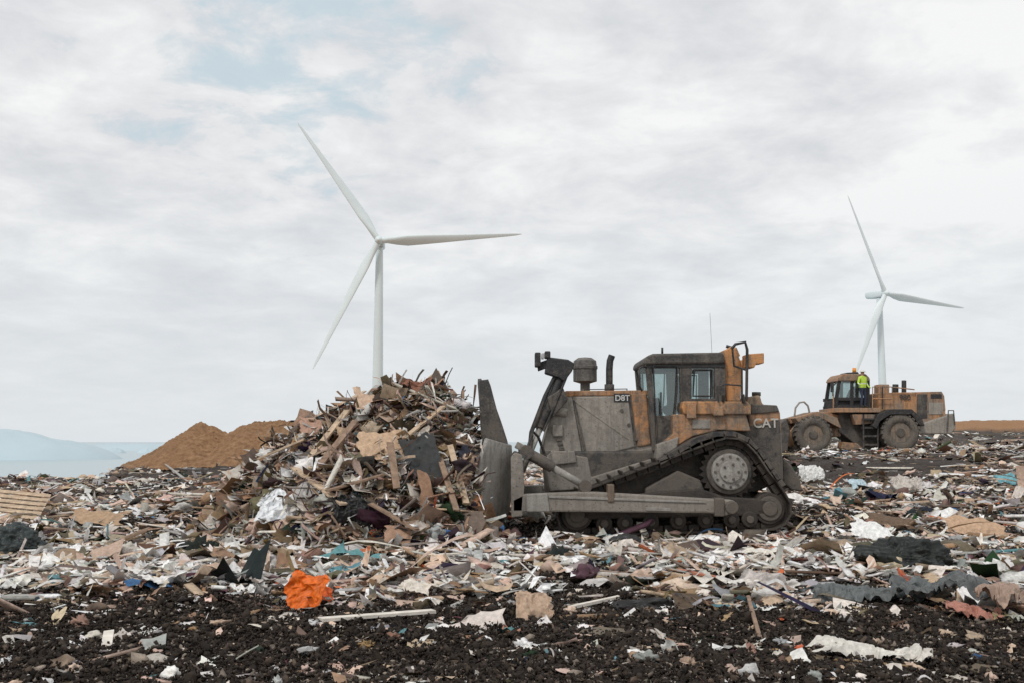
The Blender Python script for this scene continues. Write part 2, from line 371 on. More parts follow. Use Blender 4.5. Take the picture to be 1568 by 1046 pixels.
# a thin scatter of crumpled scraps over the bare soil
x,y=field_pos(260,7,11.5,34); z=ground_h(x,y); nn=len(x); P=np.stack([x,y,z+.06],-1)
wads(acc,P[:110],rng.uniform(.05,.16,110),pal(110,[10,8,9,6,6,14,6,6,1,1,.5,8,6]))
rags(acc,P[110:],rng.uniform(.08,.26,nn-110),rng.uniform(.05,.14,nn-110),.35,pal(nn-110,[14,10,9,6,4,14,6,2,1,1,.5,8,6]))
acc.build('scattered_waste',M_deb)
# soil crumbs
acc=Acc()
x,y=field_pos(210000,6.4,24,34); d=dens(x,y); k=rng.random(len(x))>d*.75; x,y=x[k],y[k]; n=len(x)
S=np.exp(rng.normal(-4.15,.45,n))*(1+.035*np.hypot(x,y)); z=ground_h(x,y)+.04+.03*rng.random(n)
g=rng.random((n,1))
col=np.where(g<.82,np.array([[.031,.0225,.017]]),np.where(g<.94,np.array([[.075,.054,.04]]),np.array([[.26,.215,.175]])))*(1+rng.normal(0,.35,(n,1)))
chunks(acc,np.stack([x,y,z],-1),S,np.clip(col,.006,.5),.6,1.5,.5)
acc.build('soil_clods',M_crumb)
# ---------------------------------------------------------------- debris pile
PX=[-6.0,-5.3,-4.84,-4.48,-4.0,-3.43,-2.6,-1.9,-1.45,-1.1,-.75,-.22,.25]
PZ=[-.1,.14,.6,1.25,1.6,1.88,2.18,2.46,2.48,2.25,2.05,1.2,-.1]
def pile_h(x,y):
    h=np.interp(x,PX,PZ)
    wf=np.interp(x,[-6,-4.5,-2.8,-.3],[1.2,2.0,3.3,3.1]); u=np.where(y<17.8,(17.8-y)/wf,(y-17.8)/2.8)
    w=np.clip(1-np.clip(u,0,2)**1.25,-.2,1)
    lim=1-ss((x+.76)/.22)*(.8+.2*ss((y-16.3)/.4))
    c=np.clip(w*3,0,1)*lim
    return h*w*lim+.30*fbm(x*1.5+2,y*1.5,3)*c+.17*(.5-2*np.abs(fbm(x*3.2,y*3.2+4,3)))*c+.08*fbm(x*6,y*6,2)*c
gx=np.linspace(-6.2,.5,200); gy=np.linspace(14,21,200); xx,yy=np.meshgrid(gx,gy,indexing='ij')
V=np.stack([xx,yy,pile_h(xx,yy)-.14],-1).reshape(-1,3)
acc=Acc()
acc.add(V[None],gridq(200,200),None,np.array([[.028,.021,.016]]))
def pile_pts(n,ylo=14.2,yhi=19.5):
    x=rng.uniform(-5.6,-.05,n*4); y=rng.uniform(ylo,yhi,n*4); h=pile_h(x,y); k=(h>.06)&(rng.random(n*4)<.45+.25*h); x,y,h=x[k][:n],y[k][:n],h[k][:n]
    return np.stack([x,y,h],-1)
P=pile_pts(4600); n=len(P); P[:,2]+=rng.uniform(-.12,.04,n); S=np.exp(rng.normal(-2.3,.5,n))
sheets(acc,P,np.minimum(S*1.7,.6),np.minimum(S*rng.uniform(.35,.9,n),.4),.8,pal(n,WP),.07,.5)
P=pile_pts(4600); n=len(P); P[:,2]+=rng.uniform(-.10,.05,n); S=np.exp(rng.normal(-2.0,.5,n))
rags(acc,P,np.minimum(S*1.5,.7),np.minimum(S*rng.uniform(.5,1.0,n),.45),.8,pal(n,WP),.17)
P=pile_pts(4200); n=len(P); P[:,2]+=rng.uniform(-.1,.08,n)
boxes(acc,P,np.exp(rng.normal(-1.5,.6,n)).clip(.06,1.0),rng.uniform(.010,.045,n),rng.uniform(.008,.022,n),.65,pal(n,[13,14,14,12,8,8,2,1,0,.2,0,13,6]))
P=pile_pts(420); n=len(P); P[:,2]+=.03
boxes(acc,P,np.exp(rng.normal(-.6,.45,n)).clip(.2,1.7),rng.uniform(.05,.17,n),rng.uniform(.018,.04,n),.55,pal(n,[4,10,18,15,6,9,1,0,0,0,0,10,3]))
P=pile_pts(480); n=len(P); P[:,2]+=.03
sheets(acc,P,rng.uniform(.25,.75,n),rng.uniform(.2,.5,n),.75,pal(n,[5,6,14,15,9,12,3,7,.8,0,0,9,3]),.06,.3)
P=pile_pts(260); n=len(P); P[:,2]+=.02; wads(acc,P,rng.uniform(.15,.5,n),pal(n,[12,6,6,7,10,8,8,18,3,.5,.6,10,6]),.75)
P=pile_pts(1300); n=len(P); P[:,2]+=.05; strips(acc,P,rng.uniform(.3,1.1,n),rng.uniform(.01,.05,n),.9,pal(n,[14,8,8,8,10,8,8,12,1,.6,.6,8,8]))
P=pile_pts(1200); n=len(P); chunks(acc,P,np.exp(rng.normal(-2.4,.4,n)),pal(n,WP),.8,1.5)
n=8000; P=pile_pts(n); n=len(P); V=np.repeat(Q4[None],n,0)+rng.normal(0,.15,(n,4,3)); s=np.exp(rng.normal(-3.2,.45,n)); V*=np.stack([s*rng.uniform(1,3.5,n),s,s],-1)[:,None]
acc.add(place(V,P+np.array([0,0,.03]),1.0),[(0,1,2,3)],None,pal(n,[20,14,8,8,9,10,6,3,1,.6,.5,8,10]))
acc.build('debris_pile',M_deb)
# ---------------------------------------------------------------- distinct waste items
def crumple(name,loc,size,col,mat,amp=.28,seed=0,rot=0,sub=5,freq=2.2):
    bm=bmesh.new(); bmesh.ops.create_icosphere(bm,subdivisions=sub,radius=.5)
    for v in bm.verts:
        p=v.co*freq+Vector((seed*3.1,seed,0))
        d=mn.fractal(p,1,2,4); rg=(1-abs(mn.noise(p*2.3))*2)+.6*(1-abs(mn.noise(p*5.1))*2)
        v.co*=1+amp*d+amp*.35*rg*.5
        if v.co.z<-.22: v.co.z=-.22
        v.co=Vector((v.co.x*size[0],v.co.y*size[1],v.co.z*size[2]))
    me=bpy.data.meshes.new(name); bm.to_mesh(me); bm.free(); 
    me.polygons.foreach_set('use_smooth',[True]*len(me.polygons))
    a=me.color_attributes.new('piece_col','FLOAT_COLOR','POINT'); a.data.foreach_set('color',list((*col,1))*len(me.vertices))
    me.materials.append(mat); o=link(bpy.data.objects.new(name,me)); o.location=loc; o.rotation_euler=(0,0,rot); return o
def cast(px,py,t0,step,hf):
    dx=(px-784)/F; dy=(523-py)/F; d=Vector((dx,cp-dy*sp,sp+dy*cp)); ts=t0+np.arange(4000)*step
    X_,Y_,Z_=d.x*ts,d.y*ts,CAMH+d.z*ts; hit=Z_<=hf(X_,Y_); i=int(np.argmax(hit)) if hit.any() else 3999
    return Vector((X_[i],Y_[i],Z_[i]))
def on(px,py,dz=0.0):   # point on the ground along a surveyed bearing / depression angle
    p=cast(px,py,5,.02,ground_h); return p+Vector((0,0,dz))
def onpile(px,py,dz=.06):
    return cast(px,py,12,.004,lambda a,b_:np.maximum(pile_h(a,b_),ground_h(a,b_)))+Vector((0,-dz,dz))
def cloth(name,loc,L,Wd,col,mat,rot=0,h=.12,seed=0,tilt=(0,0),n=64,fr=5.0):
    u,v=np.meshgrid(np.linspace(-.5,.5,n),np.linspace(-.5,.5,n),indexing='ij')
    a=u*L*fr+seed*1.7; b_=v*Wd*fr+seed*.9
    X=u*L*(1+.25*fbm(v*4+seed,u*2,3))+.05*fbm(a*1.4,b_*1.4+9,3); Y=v*Wd*(1+.5*fbm(u*L*5+seed,v*2,3))+.12*Wd*fbm(u*L*3+seed,seed+0*v,2)+.05*fbm(a*1.4+5,b_*1.4,3)
    Z=h*((.5-np.abs(fbm(a,b_,4,.6)))*1.3+.9*fbm(a*.4,b_*.4+seed,2))+.3*h*(1-4*v*v)
    o=np_mesh(name,np.stack([X,Y,Z],-1).reshape(-1,3),gridq(n,n),col=np.array(col),mat=mat,smooth=True)
    o.location=loc; o.rotation_euler=(tilt[0],tilt[1],rot); return o
crumple('garbage_bag',on(1388,880,.14),(1.1,.6,.55),(.016,.02,.018),M_bag,.42,1,.1,6,3.2)
crumple('garbage_bag',on(20,855,.16),(.75,.6,.6),(.03,.04,.04),M_bag,.38,4,.1,6,3)
crumple('garbage_bag',on(985,935,.03),(.6,.3,.2),(.02,.02,.02),M_bag,.45,6,.3)
crumple('garbage_bag',on(960,842,.08),(.45,.3,.3),(.03,.03,.03),M_bag,.4,8,.3)
cloth('plastic_tarp',on(1330,930,.10),1.2,.36,(.13,.145,.145),M_bag,-.05,.20,3,fr=6)
cloth('plastic_tarp',on(1440,938,.10),.9,.30,(.12,.13,.13),M_bag,-.15,.20,33,fr=6)
cloth('orange_bag',on(468,938,.20),.34,.40,(.76,.15,.012),M_bag,.25,.07,5,(1.1,.25),fr=6)
cloth('orange_bag',on(497,930,.14),.20,.26,(.62,.10,.012),M_bag,.9,.07,7,(.8,.5),fr=6)
cloth('blue_bag',on(528,892,.14),.36,.26,(.09,.24,.28),M_bag,.3,.08,9,(.6,0))
cloth('white_sack',on(1335,838,.26),.62,.36,(.82,.82,.80),M_bag,-.2,.04,11,(.75,.25))
cloth('white_sack',on(1330,1015,.07),.75,.22,(.70,.67,.61),M_bag,-.15,.12,13,fr=6)
cloth('white_sack',on(1395,1022,.06),.35,.2,(.66,.62,.56),M_bag,-.7,.12,14,fr=6)
cloth('white_sack',on(1170,912,.09),.8,.18,(.72,.69,.64),M_bag,.1,.1,15)
cloth('white_sack',on(1240,745,.3),.7,.6,(.76,.76,.74),M_bag,.1,.2,17,(.8,0))
cloth('white_sack',on(1175,862,.14),.75,.16,(.74,.70,.62),M_bag,-.6,.06,19,(.4,0))
cloth('white_sack',on(240,905,.12),.5,.16,(.80,.78,.75),M_bag,1.0,.06,51,(.4,.2))
cloth('white_sack',on(212,900,.14),.4,.12,(.80,.78,.75),M_bag,1.3,.05,52,(.6,.2))
cloth('white_sack',on(640,920,.1),.5,.22,(.70,.64,.56),M_bag,-.8,.08,53,(.4,0))
cloth('white_sack',on(1385,752,.15),.9,.6,(.58,.53,.48),M_bag,.2,.2,55,(.5,0))
cloth('blue_bag',on(1540,745,.2),.55,.35,(.18,.42,.48),M_bag,0,.1,21,(.9,0))
cloth('blue_bag',on(1310,752,.15),.5,.4,(.5,.62,.68),M_bag,.4,.12,22,(.7,0))
cloth('red_sack',on(1490,955,.08),.45,.28,(.42,.19,.14),M_bag,-.3,.16,23,fr=6)
cloth('red_sack',on(1535,950,.1),.45,.36,(.38,.27,.21),M_bag,.5,.18,24,fr=6)
cloth('cardboard_sheet',on(1490,830,.26),1.0,.42,(.52,.35,.23),M_deb,-.12,.03,25,(.7,.12),fr=2)
cloth('cardboard_sheet',on(1370,815,.2),.8,.5,(.15,.10,.065),M_deb,-.2,.05,27,(.3,.1))
cloth('cardboard_sheet',on(150,805,.15),.9,.5,(.44,.30,.19),M_deb,.2,.03,28,(.4,.1),fr=2)
cloth('cardboard_sheet',on(80,872,.12),.6,.4,(.30,.21,.14),M_deb,.5,.03,29,(.5,-.1),fr=2)
cloth('cardboard_sheet',on(815,950,.08),.35,.3,(.50,.36,.26),M_deb,.3,.10,30,(.5,.1))
cloth('white_sack',onpile(445,790,.12),.85,.5,(.82,.84,.86),M_bag,.15,.14,31,(.95,.2),fr=6)
cloth('white_sack',onpile(418,792,.12),.35,.3,(.80,.82,.84),M_bag,.6,.10,32,(.9,-.2),fr=6)
cloth('grey_mat',onpile(652,735,.16),.50,.95,(.045,.048,.048),M_deb,.1,.07,33,(1.15,-.25),fr=2)
cloth('cardboard_sheet',onpile(584,700,.18),.66,.5,(.60,.42,.28),M_deb,.35,.03,35,(1.0,.1),fr=2)
cloth('cardboard_sheet',onpile(655,778,.16),.24,.75,(.32,.19,.12),M_deb,.6,.03,37,(1.1,.1),fr=2)
cloth('cardboard_sheet',onpile(640,608,.12),.5,.45,(.26,.12,.08),M_deb,.1,.10,39,(1.1,.1))
cloth('cardboard_sheet',onpile(565,630,.16),.5,.42,(.62,.44,.32),M_deb,.5,.03,41,(.9,.1),fr=2)
cloth('cardboard_sheet',onpile(480,665,.14),.45,.40,(.48,.30,.22),M_deb,.2,.05,43,(.9,.1),fr=2)
cloth('cardboard_sheet',onpile(530,690,.16),.3,.6,(.50,.35,.23),M_deb,.7,.03,44,(.9,.3),fr=2)
cloth('cardboard_sheet',onpile(722,782,.12),.34,.3,(.55,.25,.12),M_deb,.2,.04,45,(.9,.1),fr=2)
cloth('cardboard_sheet',onpile(610,835,.14),.34,.3,(.40,.25,.17),M_deb,.2,.04,46,(.9,.1),fr=2)
cloth('garbage_bag',onpile(540,800,.1),.6,.4,(.02,.02,.02),M_bag,.2,.16,47,(.9,.1))
def plank(name,a,b,w,h,mat,parent=None):
    a=Vector(a);b=Vector(b); d=(b-a); L=d.length
    bm=bmesh.new(); bmesh.ops.create_cube(bm,size=1)
    for v in bm.verts: v.co=Vector((v.co.x*L+random.uniform(-.02,.02)*(parent is None),v.co.y*w,v.co.z*h))
    bmesh.ops.bevel(bm,geom=bm.edges[:],offset=min(w,h)*.08,segments=1,affect='EDGES')
    me=bpy.data.meshes.new(name); bm.to_mesh(me); bm.free(); me.materials.append(mat)
    o=link(bpy.data.objects.new(name,me),parent); o.location=(a+b)/2; o.rotation_euler=d.to_track_quat('X','Z').to_euler(); return o
M_ww=plain('pale_timber',(.68,.63,.56),.8,9,.2); M_dw=plain('weathered_timber',(.24,.16,.11),.85,9,.4)
M_gw=plain('grey_timber',(.33,.31,.29),.8,8,.25)
for (a,b_,w_,m_) in [(on(492,964,.09),on(664,950,.09),.10,M_ww),(on(160,1014,.04),on(166,990,.12),.08,M_ww),(on(1146,945,.2),on(1165,990,.05),.035,M_dw),
    (on(388,752,.26),onpile(490,744,.18),.17,M_wood),(onpile(455,738,.24),onpile(530,795,.24),.13,M_wood),(W3(548,592,17.9),W3(556,650,17.6),.08,M_wood),
    (W3(709,598,17.7),W3(709,650,17.5),.05,M_dw),(onpile(530,665,.25),onpile(580,604,.25),.14,M_gw),(on(875,942,.08),on(985,917,.08),.05,M_ww),
    (onpile(480,720,.24),onpile(535,650,.24),.14,M_wood),(onpile(495,735,.26),onpile(548,668,.26),.13,M_dw),(onpile(600,700,.24),onpile(610,770,.24),.11,M_dw),
    (onpile(690,700,.2),onpile(715,790,.2),.10,M_wood),(onpile(675,720,.2),onpile(700,800,.2),.09,M_dw),(onpile(480,660,.2),onpile(560,610,.2),.10,M_wood),
    (onpile(640,650,.2),onpile(700,690,.2),.09,M_gw),(onpile(400,720,.2),onpile(470,690,.2),.09,M_wood),(on(60,800,.1),on(170,790,.12),.08,M_wood),(on(250,715,.3),on(280,745,.3),.1,M_gw),
    (onpile(570,790,.2),onpile(640,830,.2),.11,M_dw),(on(320,812,.1),on(375,770,.35),.1,M_dw),(on(1010,888,.1),on(1080,900,.1),.07,M_wood),
    (onpile(505,770,.2),onpile(590,745,.2),.12,M_dw),(onpile(620,690,.2),onpile(680,640,.2),.10,M_wood)]:
    plank('timber_board',a,b_,w_,.032,m_)
plank('timber_board',on(1040,885,.1),on(1098,897,.1),.07,.03,plain('red_timber',(.40,.16,.10),.8,9,.3))
pal_e=bpy.data.objects.new('wooden_pallet',None); link(pal_e); pal_e.location=on(18,800,.32); pal_e.rotation_euler=(.45,.12,.25)
for i in range(6): plank('slat_%d'%i,(-.6,-.45+i*.18,.06),(.6,-.45+i*.18,.06),.12,.022,M_wood,pal_e)
for i in range(3): plank('bearer_%d'%i,(-.5+i*.5,-.5,0),(-.5+i*.5,.5,0),.09,.085,M_wood,pal_e)
# ---------------------------------------------------------------- vehicle part helpers
def prism(name,pts,Ya,Yb,mat,parent,bev=.02,Yr=None):
    Yr=Ya if Yr is None else Yr
    P=[W(px,py,Yr) for px,py in pts]
    bm=bmesh.new(); f=bm.faces.new([bm.verts.new((x,Ya,z)) for x,z in P])
    r=bmesh.ops.extrude_face_region(bm,geom=[f]); 
    for v in r['geom']:
        if isinstance(v,bmesh.types.BMVert): v.co.y=Yb
    bmesh.ops.recalc_face_normals(bm,faces=bm.faces[:])
    me=bpy.data.meshes.new(name); bm.to_mesh(me); bm.free(); me.materials.append(mat)
    o=link(bpy.data.objects.new(name,me),parent)
    if bev: 
        m=o.modifiers.new('b','BEVEL'); m.width=bev; m.segments=2; m.limit_method='ANGLE'
    return o
def rect(name,x0,y0,x1,y1,Ya,Yb,mat,parent,bev=.015,Yr=None):
    return prism(name,[(x0,y0),(x1,y0),(x1,y1),(x0,y1)],Ya,Yb,mat,parent,bev,Yr)
def cyl(name,a,b,r,mat,parent,seg=24,r2=None,bev=0):
    a=Vector(a);b=Vector(b); d=b-a
    bm=bmesh.new(); bmesh.ops.create_cone(bm,cap_ends=True,segments=seg,radius1=r,radius2=r if r2 is None else r2,depth=d.length)
    me=bpy.data.meshes.new(name); bm.to_mesh(me); bm.free(); me.materials.append(mat)
    for p in me.polygons: p.use_smooth=len(p.vertices)==4
    o=link(bpy.data.objects.new(name,me),parent); o.location=(a+b)/2; o.rotation_euler=d.to_track_quat('Z','Y').to_euler()
    if bev: m=o.modifiers.new('b','BEVEL'); m.width=bev; m.segments=2; m.limit_method='ANGLE'
    return o
def tube(name,pts,r,mat,parent):
    cu=bpy.data.curves.new(name,'CURVE'); cu.dimensions='3D'; cu.bevel_depth=r; cu.bevel_resolution=3; cu.use_fill_caps=True
    s=cu.splines.new('POLY'); s.points.add(len(pts)-1)
    for i,p in enumerate(pts): s.points[i].co=(*p,1)
    cu.materials.append(mat); return link(bpy.data.objects.new(name,cu),parent)
def text(name,s,x,y,Y,size,mat,parent):
    cu=bpy.data.curves.new(name,'FONT'); cu.body=s; cu.size=size; cu.extrude=.003; cu.offset=size*.015
    cu.materials.append(mat); o=link(bpy.data.objects.new(name,cu),parent); p=W3(x,y,Y); o.location=p; o.rotation_euler=(math.pi/2,0,0); return o
# ---------------------------------------------------------------- BULLDOZER
D=bpy.data.objects.new('bulldozer',None); link(D)
NY=17.2; FY=19.9
def track(Y0,Y1,tag):
    cs=[(W(884,789,NY),.37),(W(1181,779,NY),.37),(W(1119,722,NY),.60)]
    pts=[]
    for (c,rr) in cs:
        for i in range(180):
            a=i*math.pi/90; pts.append((c[0]+rr*math.cos(a),c[1]+rr*math.sin(a)))
    pts=sorted(set(pts))
    def half(ps):
        h=[]
        for p in ps:
            while len(h)>1 and (h[-1][0]-h[-2][0])*(p[1]-h[-2][1])-(h[-1][1]-h[-2][1])*(p[0]-h[-2][0])<=0: h.pop()
            h.append(p)
        return h
    lo=half(pts); up=half(pts[::-1]); H=lo[:-1]+up[:-1]
    H=[Vector((p[0],0,p[1])) for p in H]; n=len(H)
    seg=[(H[(i+1)%n]-H[i]).length for i in range(n)]; tot=sum(seg); cnt=int(tot/.205); st=tot/cnt
    bm=bmesh.new()
    def at(s):
        s%=tot
        for i in range(n):
            if s<=seg[i]: return H[i].lerp(H[(i+1)%n],s/max(seg[i],1e-9))
            s-=seg[i]
        return H[0]
    def addbox(c,ux,uz,lx,lz,y0,y1):
        vs=[]
        for sx in(-1,1):
            for yy in(y0,y1):
                for sz in(-1,1):
                    p=c+ux*lx*sx/2+uz*lz*sz/2; vs.append(bm.verts.new((p.x,yy,p.z)))
        for q in BXQ: bm.faces.new([vs[i] for i in q])
    for k in range(cnt):
        a=at(k*st); b=at((k+1)*st); ux=(b-a).normalized(); uz=Vector((ux.z,0,-ux.x)); c=(a+b)/2  # outward
        addbox(c-uz*.02,ux,uz,st*.97,.035,Y0,Y1)
        addbox(c+uz*.03-ux*st*.36,ux,uz,.03,.085,Y0,Y1)
        addbox(c-uz*.09,ux,uz,st*.9,.10,Y0+.17,Y0+.24); addbox(c-uz*.09,ux,uz,st*.9,.10,Y1-.24,Y1-.17)
    bmesh.ops.recalc_face_normals(bm,faces=bm.faces[:])
    me=bpy.data.meshes.new('track_'+tag); bm.to_mesh(me); bm.free(); me.materials.append(M_tr)
    o=link(bpy.data.objects.new('track_'+tag,me),D); m=o.modifiers.new('b','BEVEL'); m.width=.006; m.segments=1
    for nm,(px,py),rr in [('front_idler',(884,789),.27),('rear_idler',(1181,779),.27)]:
        c=W(px,py,NY)
        cyl(nm+'_'+tag,(c[0],Y0+.12,c[1]),(c[0],Y1-.12,c[1]),rr,M_tr,D,32,bev=.02)
        cyl(nm+'_rim_'+tag,(c[0],Y0+.09,c[1]),(c[0],Y0+.13,c[1]),rr*.8,M_dk,D,32,bev=.02)
        cyl(nm+'_hub_'+tag,(c[0],Y0+.06,c[1]),(c[0],Y0+.16,c[1]),.13,M_dk,D,24,bev=.02)
    c=W(1119,722,NY)
    bm=bmesh.new(); vs=[]; nt_=26
    for i in range(nt_*2):
        a=i*math.pi/nt_; rr=.50 if i%2 else .43; vs.append(bm.verts.new((c[0]+rr*math.cos(a),Y0+.22,c[1]+rr*math.sin(a))))
    f=bm.faces.new(vs); r_=bmesh.ops.extrude_face_region(bm,geom=[f])
    for v in r_['geom']:
        if isinstance(v,bmesh.types.BMVert): v.co.y=Y1-.22
    bmesh.ops.recalc_face_normals(bm,faces=bm.faces[:]); me=bpy.data.meshes.new('s'); bm.to_mesh(me); bm.free(); me.materials.append(M_tr)
    link(bpy.data.objects.new('sprocket_'+tag,me),D)
    s=1 if tag=='left' else -1; yo=Y0 if tag=='left' else Y1
    cyl('final_drive_'+tag,(c[0],yo+s*.04,c[1]),(c[0],yo+s*.5,c[1]),.315,M_lg,D,40,bev=.03)
    cyl('final_drive_cap_'+tag,(c[0],yo-s*.01,c[1]),(c[0],yo+s*.06,c[1]),.19,M_lg,D,32,bev=.02)
    cyl('final_drive_ring_'+tag,(c[0],yo+s*.12,c[1]),(c[0],yo+s*.3,c[1]),.39,M_dk,D,40,bev=.02)
    for i in range(12):
        a=i*math.pi/6; cyl('bolt_%s_%d'%(tag,i),(c[0]+.26*math.cos(a),yo+s*.02,c[1]+.26*math.sin(a)),(c[0]+.26*math.cos(a),yo+s*.06,c[1]+.26*math.sin(a)),.022,M_dk,D,8)
    for i in range(5):
        a=i*math.pi*.4; cyl('cap_bolt_%s_%d'%(tag,i),(c[0]+.13*math.cos(a),yo-s*.03,c[1]+.13*math.sin(a)),(c[0]+.13*math.cos(a),yo+s*.02,c[1]+.13*math.sin(a)),.022,M_dk,D,8)
    for i,px in enumerate([926,958,998,1040,1082,1122,1150]):
        q=W(px,802-(px-926)*.03,NY); cyl('roller_%s_%d'%(tag,i),(q[0],Y0+.08,q[1]),(q[0],Y1-.08,q[1]),.14,M_tr,D,24,bev=.02)
        cyl('roller_cap_%s_%d'%(tag,i),(q[0],Y0+.03,q[1]),(q[0],Y0+.09,q[1]),.065,M_dk,D,16,bev=.01)
    prism('roller_frame_'+tag,[(880,770),(1010,752),(1075,748),(1110,760),(1190,765),(1192,788),(1150,790),(900,796),(872,792)],Y0+.09,Y1-.09,M_tr,D,.03,NY)
    prism('frame_guard_'+tag,[(990,748),(1040,720),(1075,735),(1085,760),(990,764)],Y0+.14,Y1-.1,M_dk,D,.03,NY)
track(NY,NY+.58,'left'); track(FY-.58,FY,'right')
prism('hull',[(832,690),(1000,690),(1195,640),(1200,735),(1160,752),(900,775),(838,760)],17.82,19.28,M_dk,D,.04)
prism('hull_side_plate',[(834,700),(846,690),(900,700),(906,730),(1003,700),(1020,706),(940,745),(842,752)],17.78,17.9,M_gr,D,.02)
# push arms
M_ro=dusty('rusty_orange',(.4,.2,.08),(.25,.2,.16),.5)
def arms(Ya,Yb,tag):
    prism('push_arm_'+tag,[(784,764),(800,756),(900,752),(1085,763),(1122,765),(1130,772),(1128,784),(1110,789),(1085,785),(840,783),(784,784)],Ya,Yb,M_gr,D,.03,16.92)
    prism('push_arm_rib_'+tag,[(840,758),(1080,767),(1080,770),(840,762)],Ya-.02,Ya+.02,M_lg,D,.008,16.92)
    prism('push_arm_step_'+tag,[(806,756),(838,754),(842,783),(806,783)],Ya-.035,Ya+.02,M_lg,D,.02,16.92)
    prism('push_arm_tag_'+tag,[(988,776),(1026,777),(1026,782),(988,781)],Ya-.02,Ya+.02,M_lg,D,.006,16.92)
    rect('arm_bracket_'+tag,930,741,940,768,Ya-.03,Yb,M_ro,D,.015,16.92)
    rect('trunnion_'+tag,1093,762,1108,790,Ya-.04,Yb+.02,M_dk,D,.02,16.92)
    c=W(1119,776,16.92); cyl('trunnion_pin_'+tag,(c[0],Ya-.07,c[1]),(c[0],Yb+.1,c[1]),.11,M_dk,D,24,bev=.02)
    prism('arm_root_'+tag,[(782,700),(788,692),(800,696),(803,745),(800,790),(783,792)],Ya,Yb+.05,M_gr,D,.02,16.92)
arms(16.88,17.1,'left'); arms(20.0,20.22,'right')
for k_,(y_,tg) in enumerate([(17.0,'left'),(20.1,'right')]):
    o=Vector((0,y_-17.0,0))
    a=W3(806,692,17.0)+o; b=W3(896,744,17.0)+o; m_=a.lerp(b,.45)
    cyl('tilt_barrel_'+tg,a,m_,.095,M_dk,D,20,bev=.01); cyl('tilt_rod_'+tg,m_,b,.06,M_lg,D,20); 
    cyl('tilt_eye_'+tg,b+Vector((0,-.1,0)),b+Vector((0,.1,0)),.11,M_dk,D,20,bev=.01)
    cyl('tilt_eye_f_'+tg,a+Vector((0,-.1,0)),a+Vector((0,.1,0)),.12,M_dk,D,20,bev=.01)
plank('blade_link',W3(790,680,17.25),W3(838,706,17.25),.14,.12,M_gr,D)
tube('blade_hose',[W3(806,690,17.1),W3(816,660,17.3),W3(824,668,17.4),W3(836,700,17.5)],.025,M_bl,D)
# blade
Aw=[(-.64,.45),(-.635,.78),(-.59,1.1),(-.51,1.45),(-.425,1.72)]
Bi=[(-.12,.33),(-.06,.6),(-.02,.9),(-.02,1.25),(-.04,1.60)]
V=[]
for (yy,f_) in [(16.55,1.0),(16.9,.62),(17.35,0.05),(17.45,0),(18.0,0),(18.55,0),(19.1,0),(19.65,0),(19.75,.05),(20.2,.62),(20.55,1.0)]:
    for (a,b_) in zip(Aw,Bi): V.append((a[0]*f_+b_[0]*(1-f_),yy,a[1]*f_+b_[1]*(1-f_)))
blade=np_mesh('blade',V,gridq(11,5),mat=M_lg,parent=D,smooth=False)
m=blade.modifiers.new('s','SOLIDIFY'); m.thickness=.07; m.offset=0; m=blade.modifiers.new('b','BEVEL'); m.width=.015; m.limit_method='ANGLE'
prr=[(-.30,1.5),(-.51,1.70),(-.53,2.0),(-.55,2.4),(-.58,2.78)]; V=[]
for (yy,fl) in [(17.62,0),(17.75,1),(18.1,1),(18.55,1),(19.0,1),(19.35,1),(19.5,0)]:
    for i,(xx_,zz_) in enumerate(prr): V.append((xx_,yy,zz_-(0.10*i/4 if not fl else 0)))
rk=np_mesh('trash_rack',V,gridq(7,5),mat=M_dk,parent=D); m=rk.modifiers.new('s','SOLIDIFY'); m.thickness=.06; m.offset=0
for i,yy in enumerate([17.6,18.1,18.55,19.0,19.48]):
    P=[(-.57,2.74),(-.42,2.76),(-.3,2.3),(-.20,2.02),(-.09,1.68),(-.02,1.3),(-.3,1.3),(-.51,1.70)]
    bm=bmesh.new(); f=bm.faces.new([bm.verts.new((a,yy,b)) for a,b in P]); r_=bmesh.ops.extrude_face_region(bm,geom=[f])
    for v in r_['geom']:
        if isinstance(v,bmesh.types.BMVert): v.co.y+=.05
    bmesh.ops.recalc_face_normals(bm,faces=bm.faces[:]); me=bpy.data.meshes.new('rack_rib_%d'%i); bm.to_mesh(me); bm.free(); me.materials.append(M_dk); link(bpy.data.objects.new('rack_rib_%d'%i,me),D)
plank('cutting_edge',(-.17,17.45,.27),(-.17,19.65,.27),.04,.22,M_dk,D)
# hood
HY0,HY1=17.92,19.18
prism('hood',[(863,601),(990,600),(1000,640),(1003,700),(905,738),(838,738),(829,690),(846,635)],HY0,HY1,M_gr,D,.04)
prism('hood_top',[(860,606),(866,598),(992,597),(993,605)],HY0-.02,HY1+.02,M_or,D,.015)
prism('engine_door',[(876,607),(962,606),(972,684),(898,702),(886,660)],HY0-.03,HY0+.02,M_gr,D,.02)
prism('engine_door_rear',[(966,602),(990,602),(997,680),(976,684)],HY0-.03,HY0+.02,M_or,D,.02)
prism('lower_door',[(898,706),(1000,684),(1003,704),(905,732)],HY0-.025,HY0+.02,M_gr,D,.02)
plank('door_crease',W3(877,612,HY0-.035),W3(962,672,HY0-.035),.012,.015,M_gr,D)
prism('radiator_guard',[(842,640),(862,604),(876,606),(893,702),(838,716),(829,690)],HY0-.06,HY1+.06,M_gr,D,.03)
prism('guard_cap',[(858,606),(863,600),(877,600),(877,607)],HY0-.07,HY1+.07,M_or,D,.01)
prism('door_seam',[(878,612),(880,612),(900,702),(897,703)],HY0-.063,HY0,M_dk,D,.002)
prism('door_gap',[(962,604),(964.5,604),(974,684),(971.5,685)],HY0-.034,HY0,M_bl,D,.002)
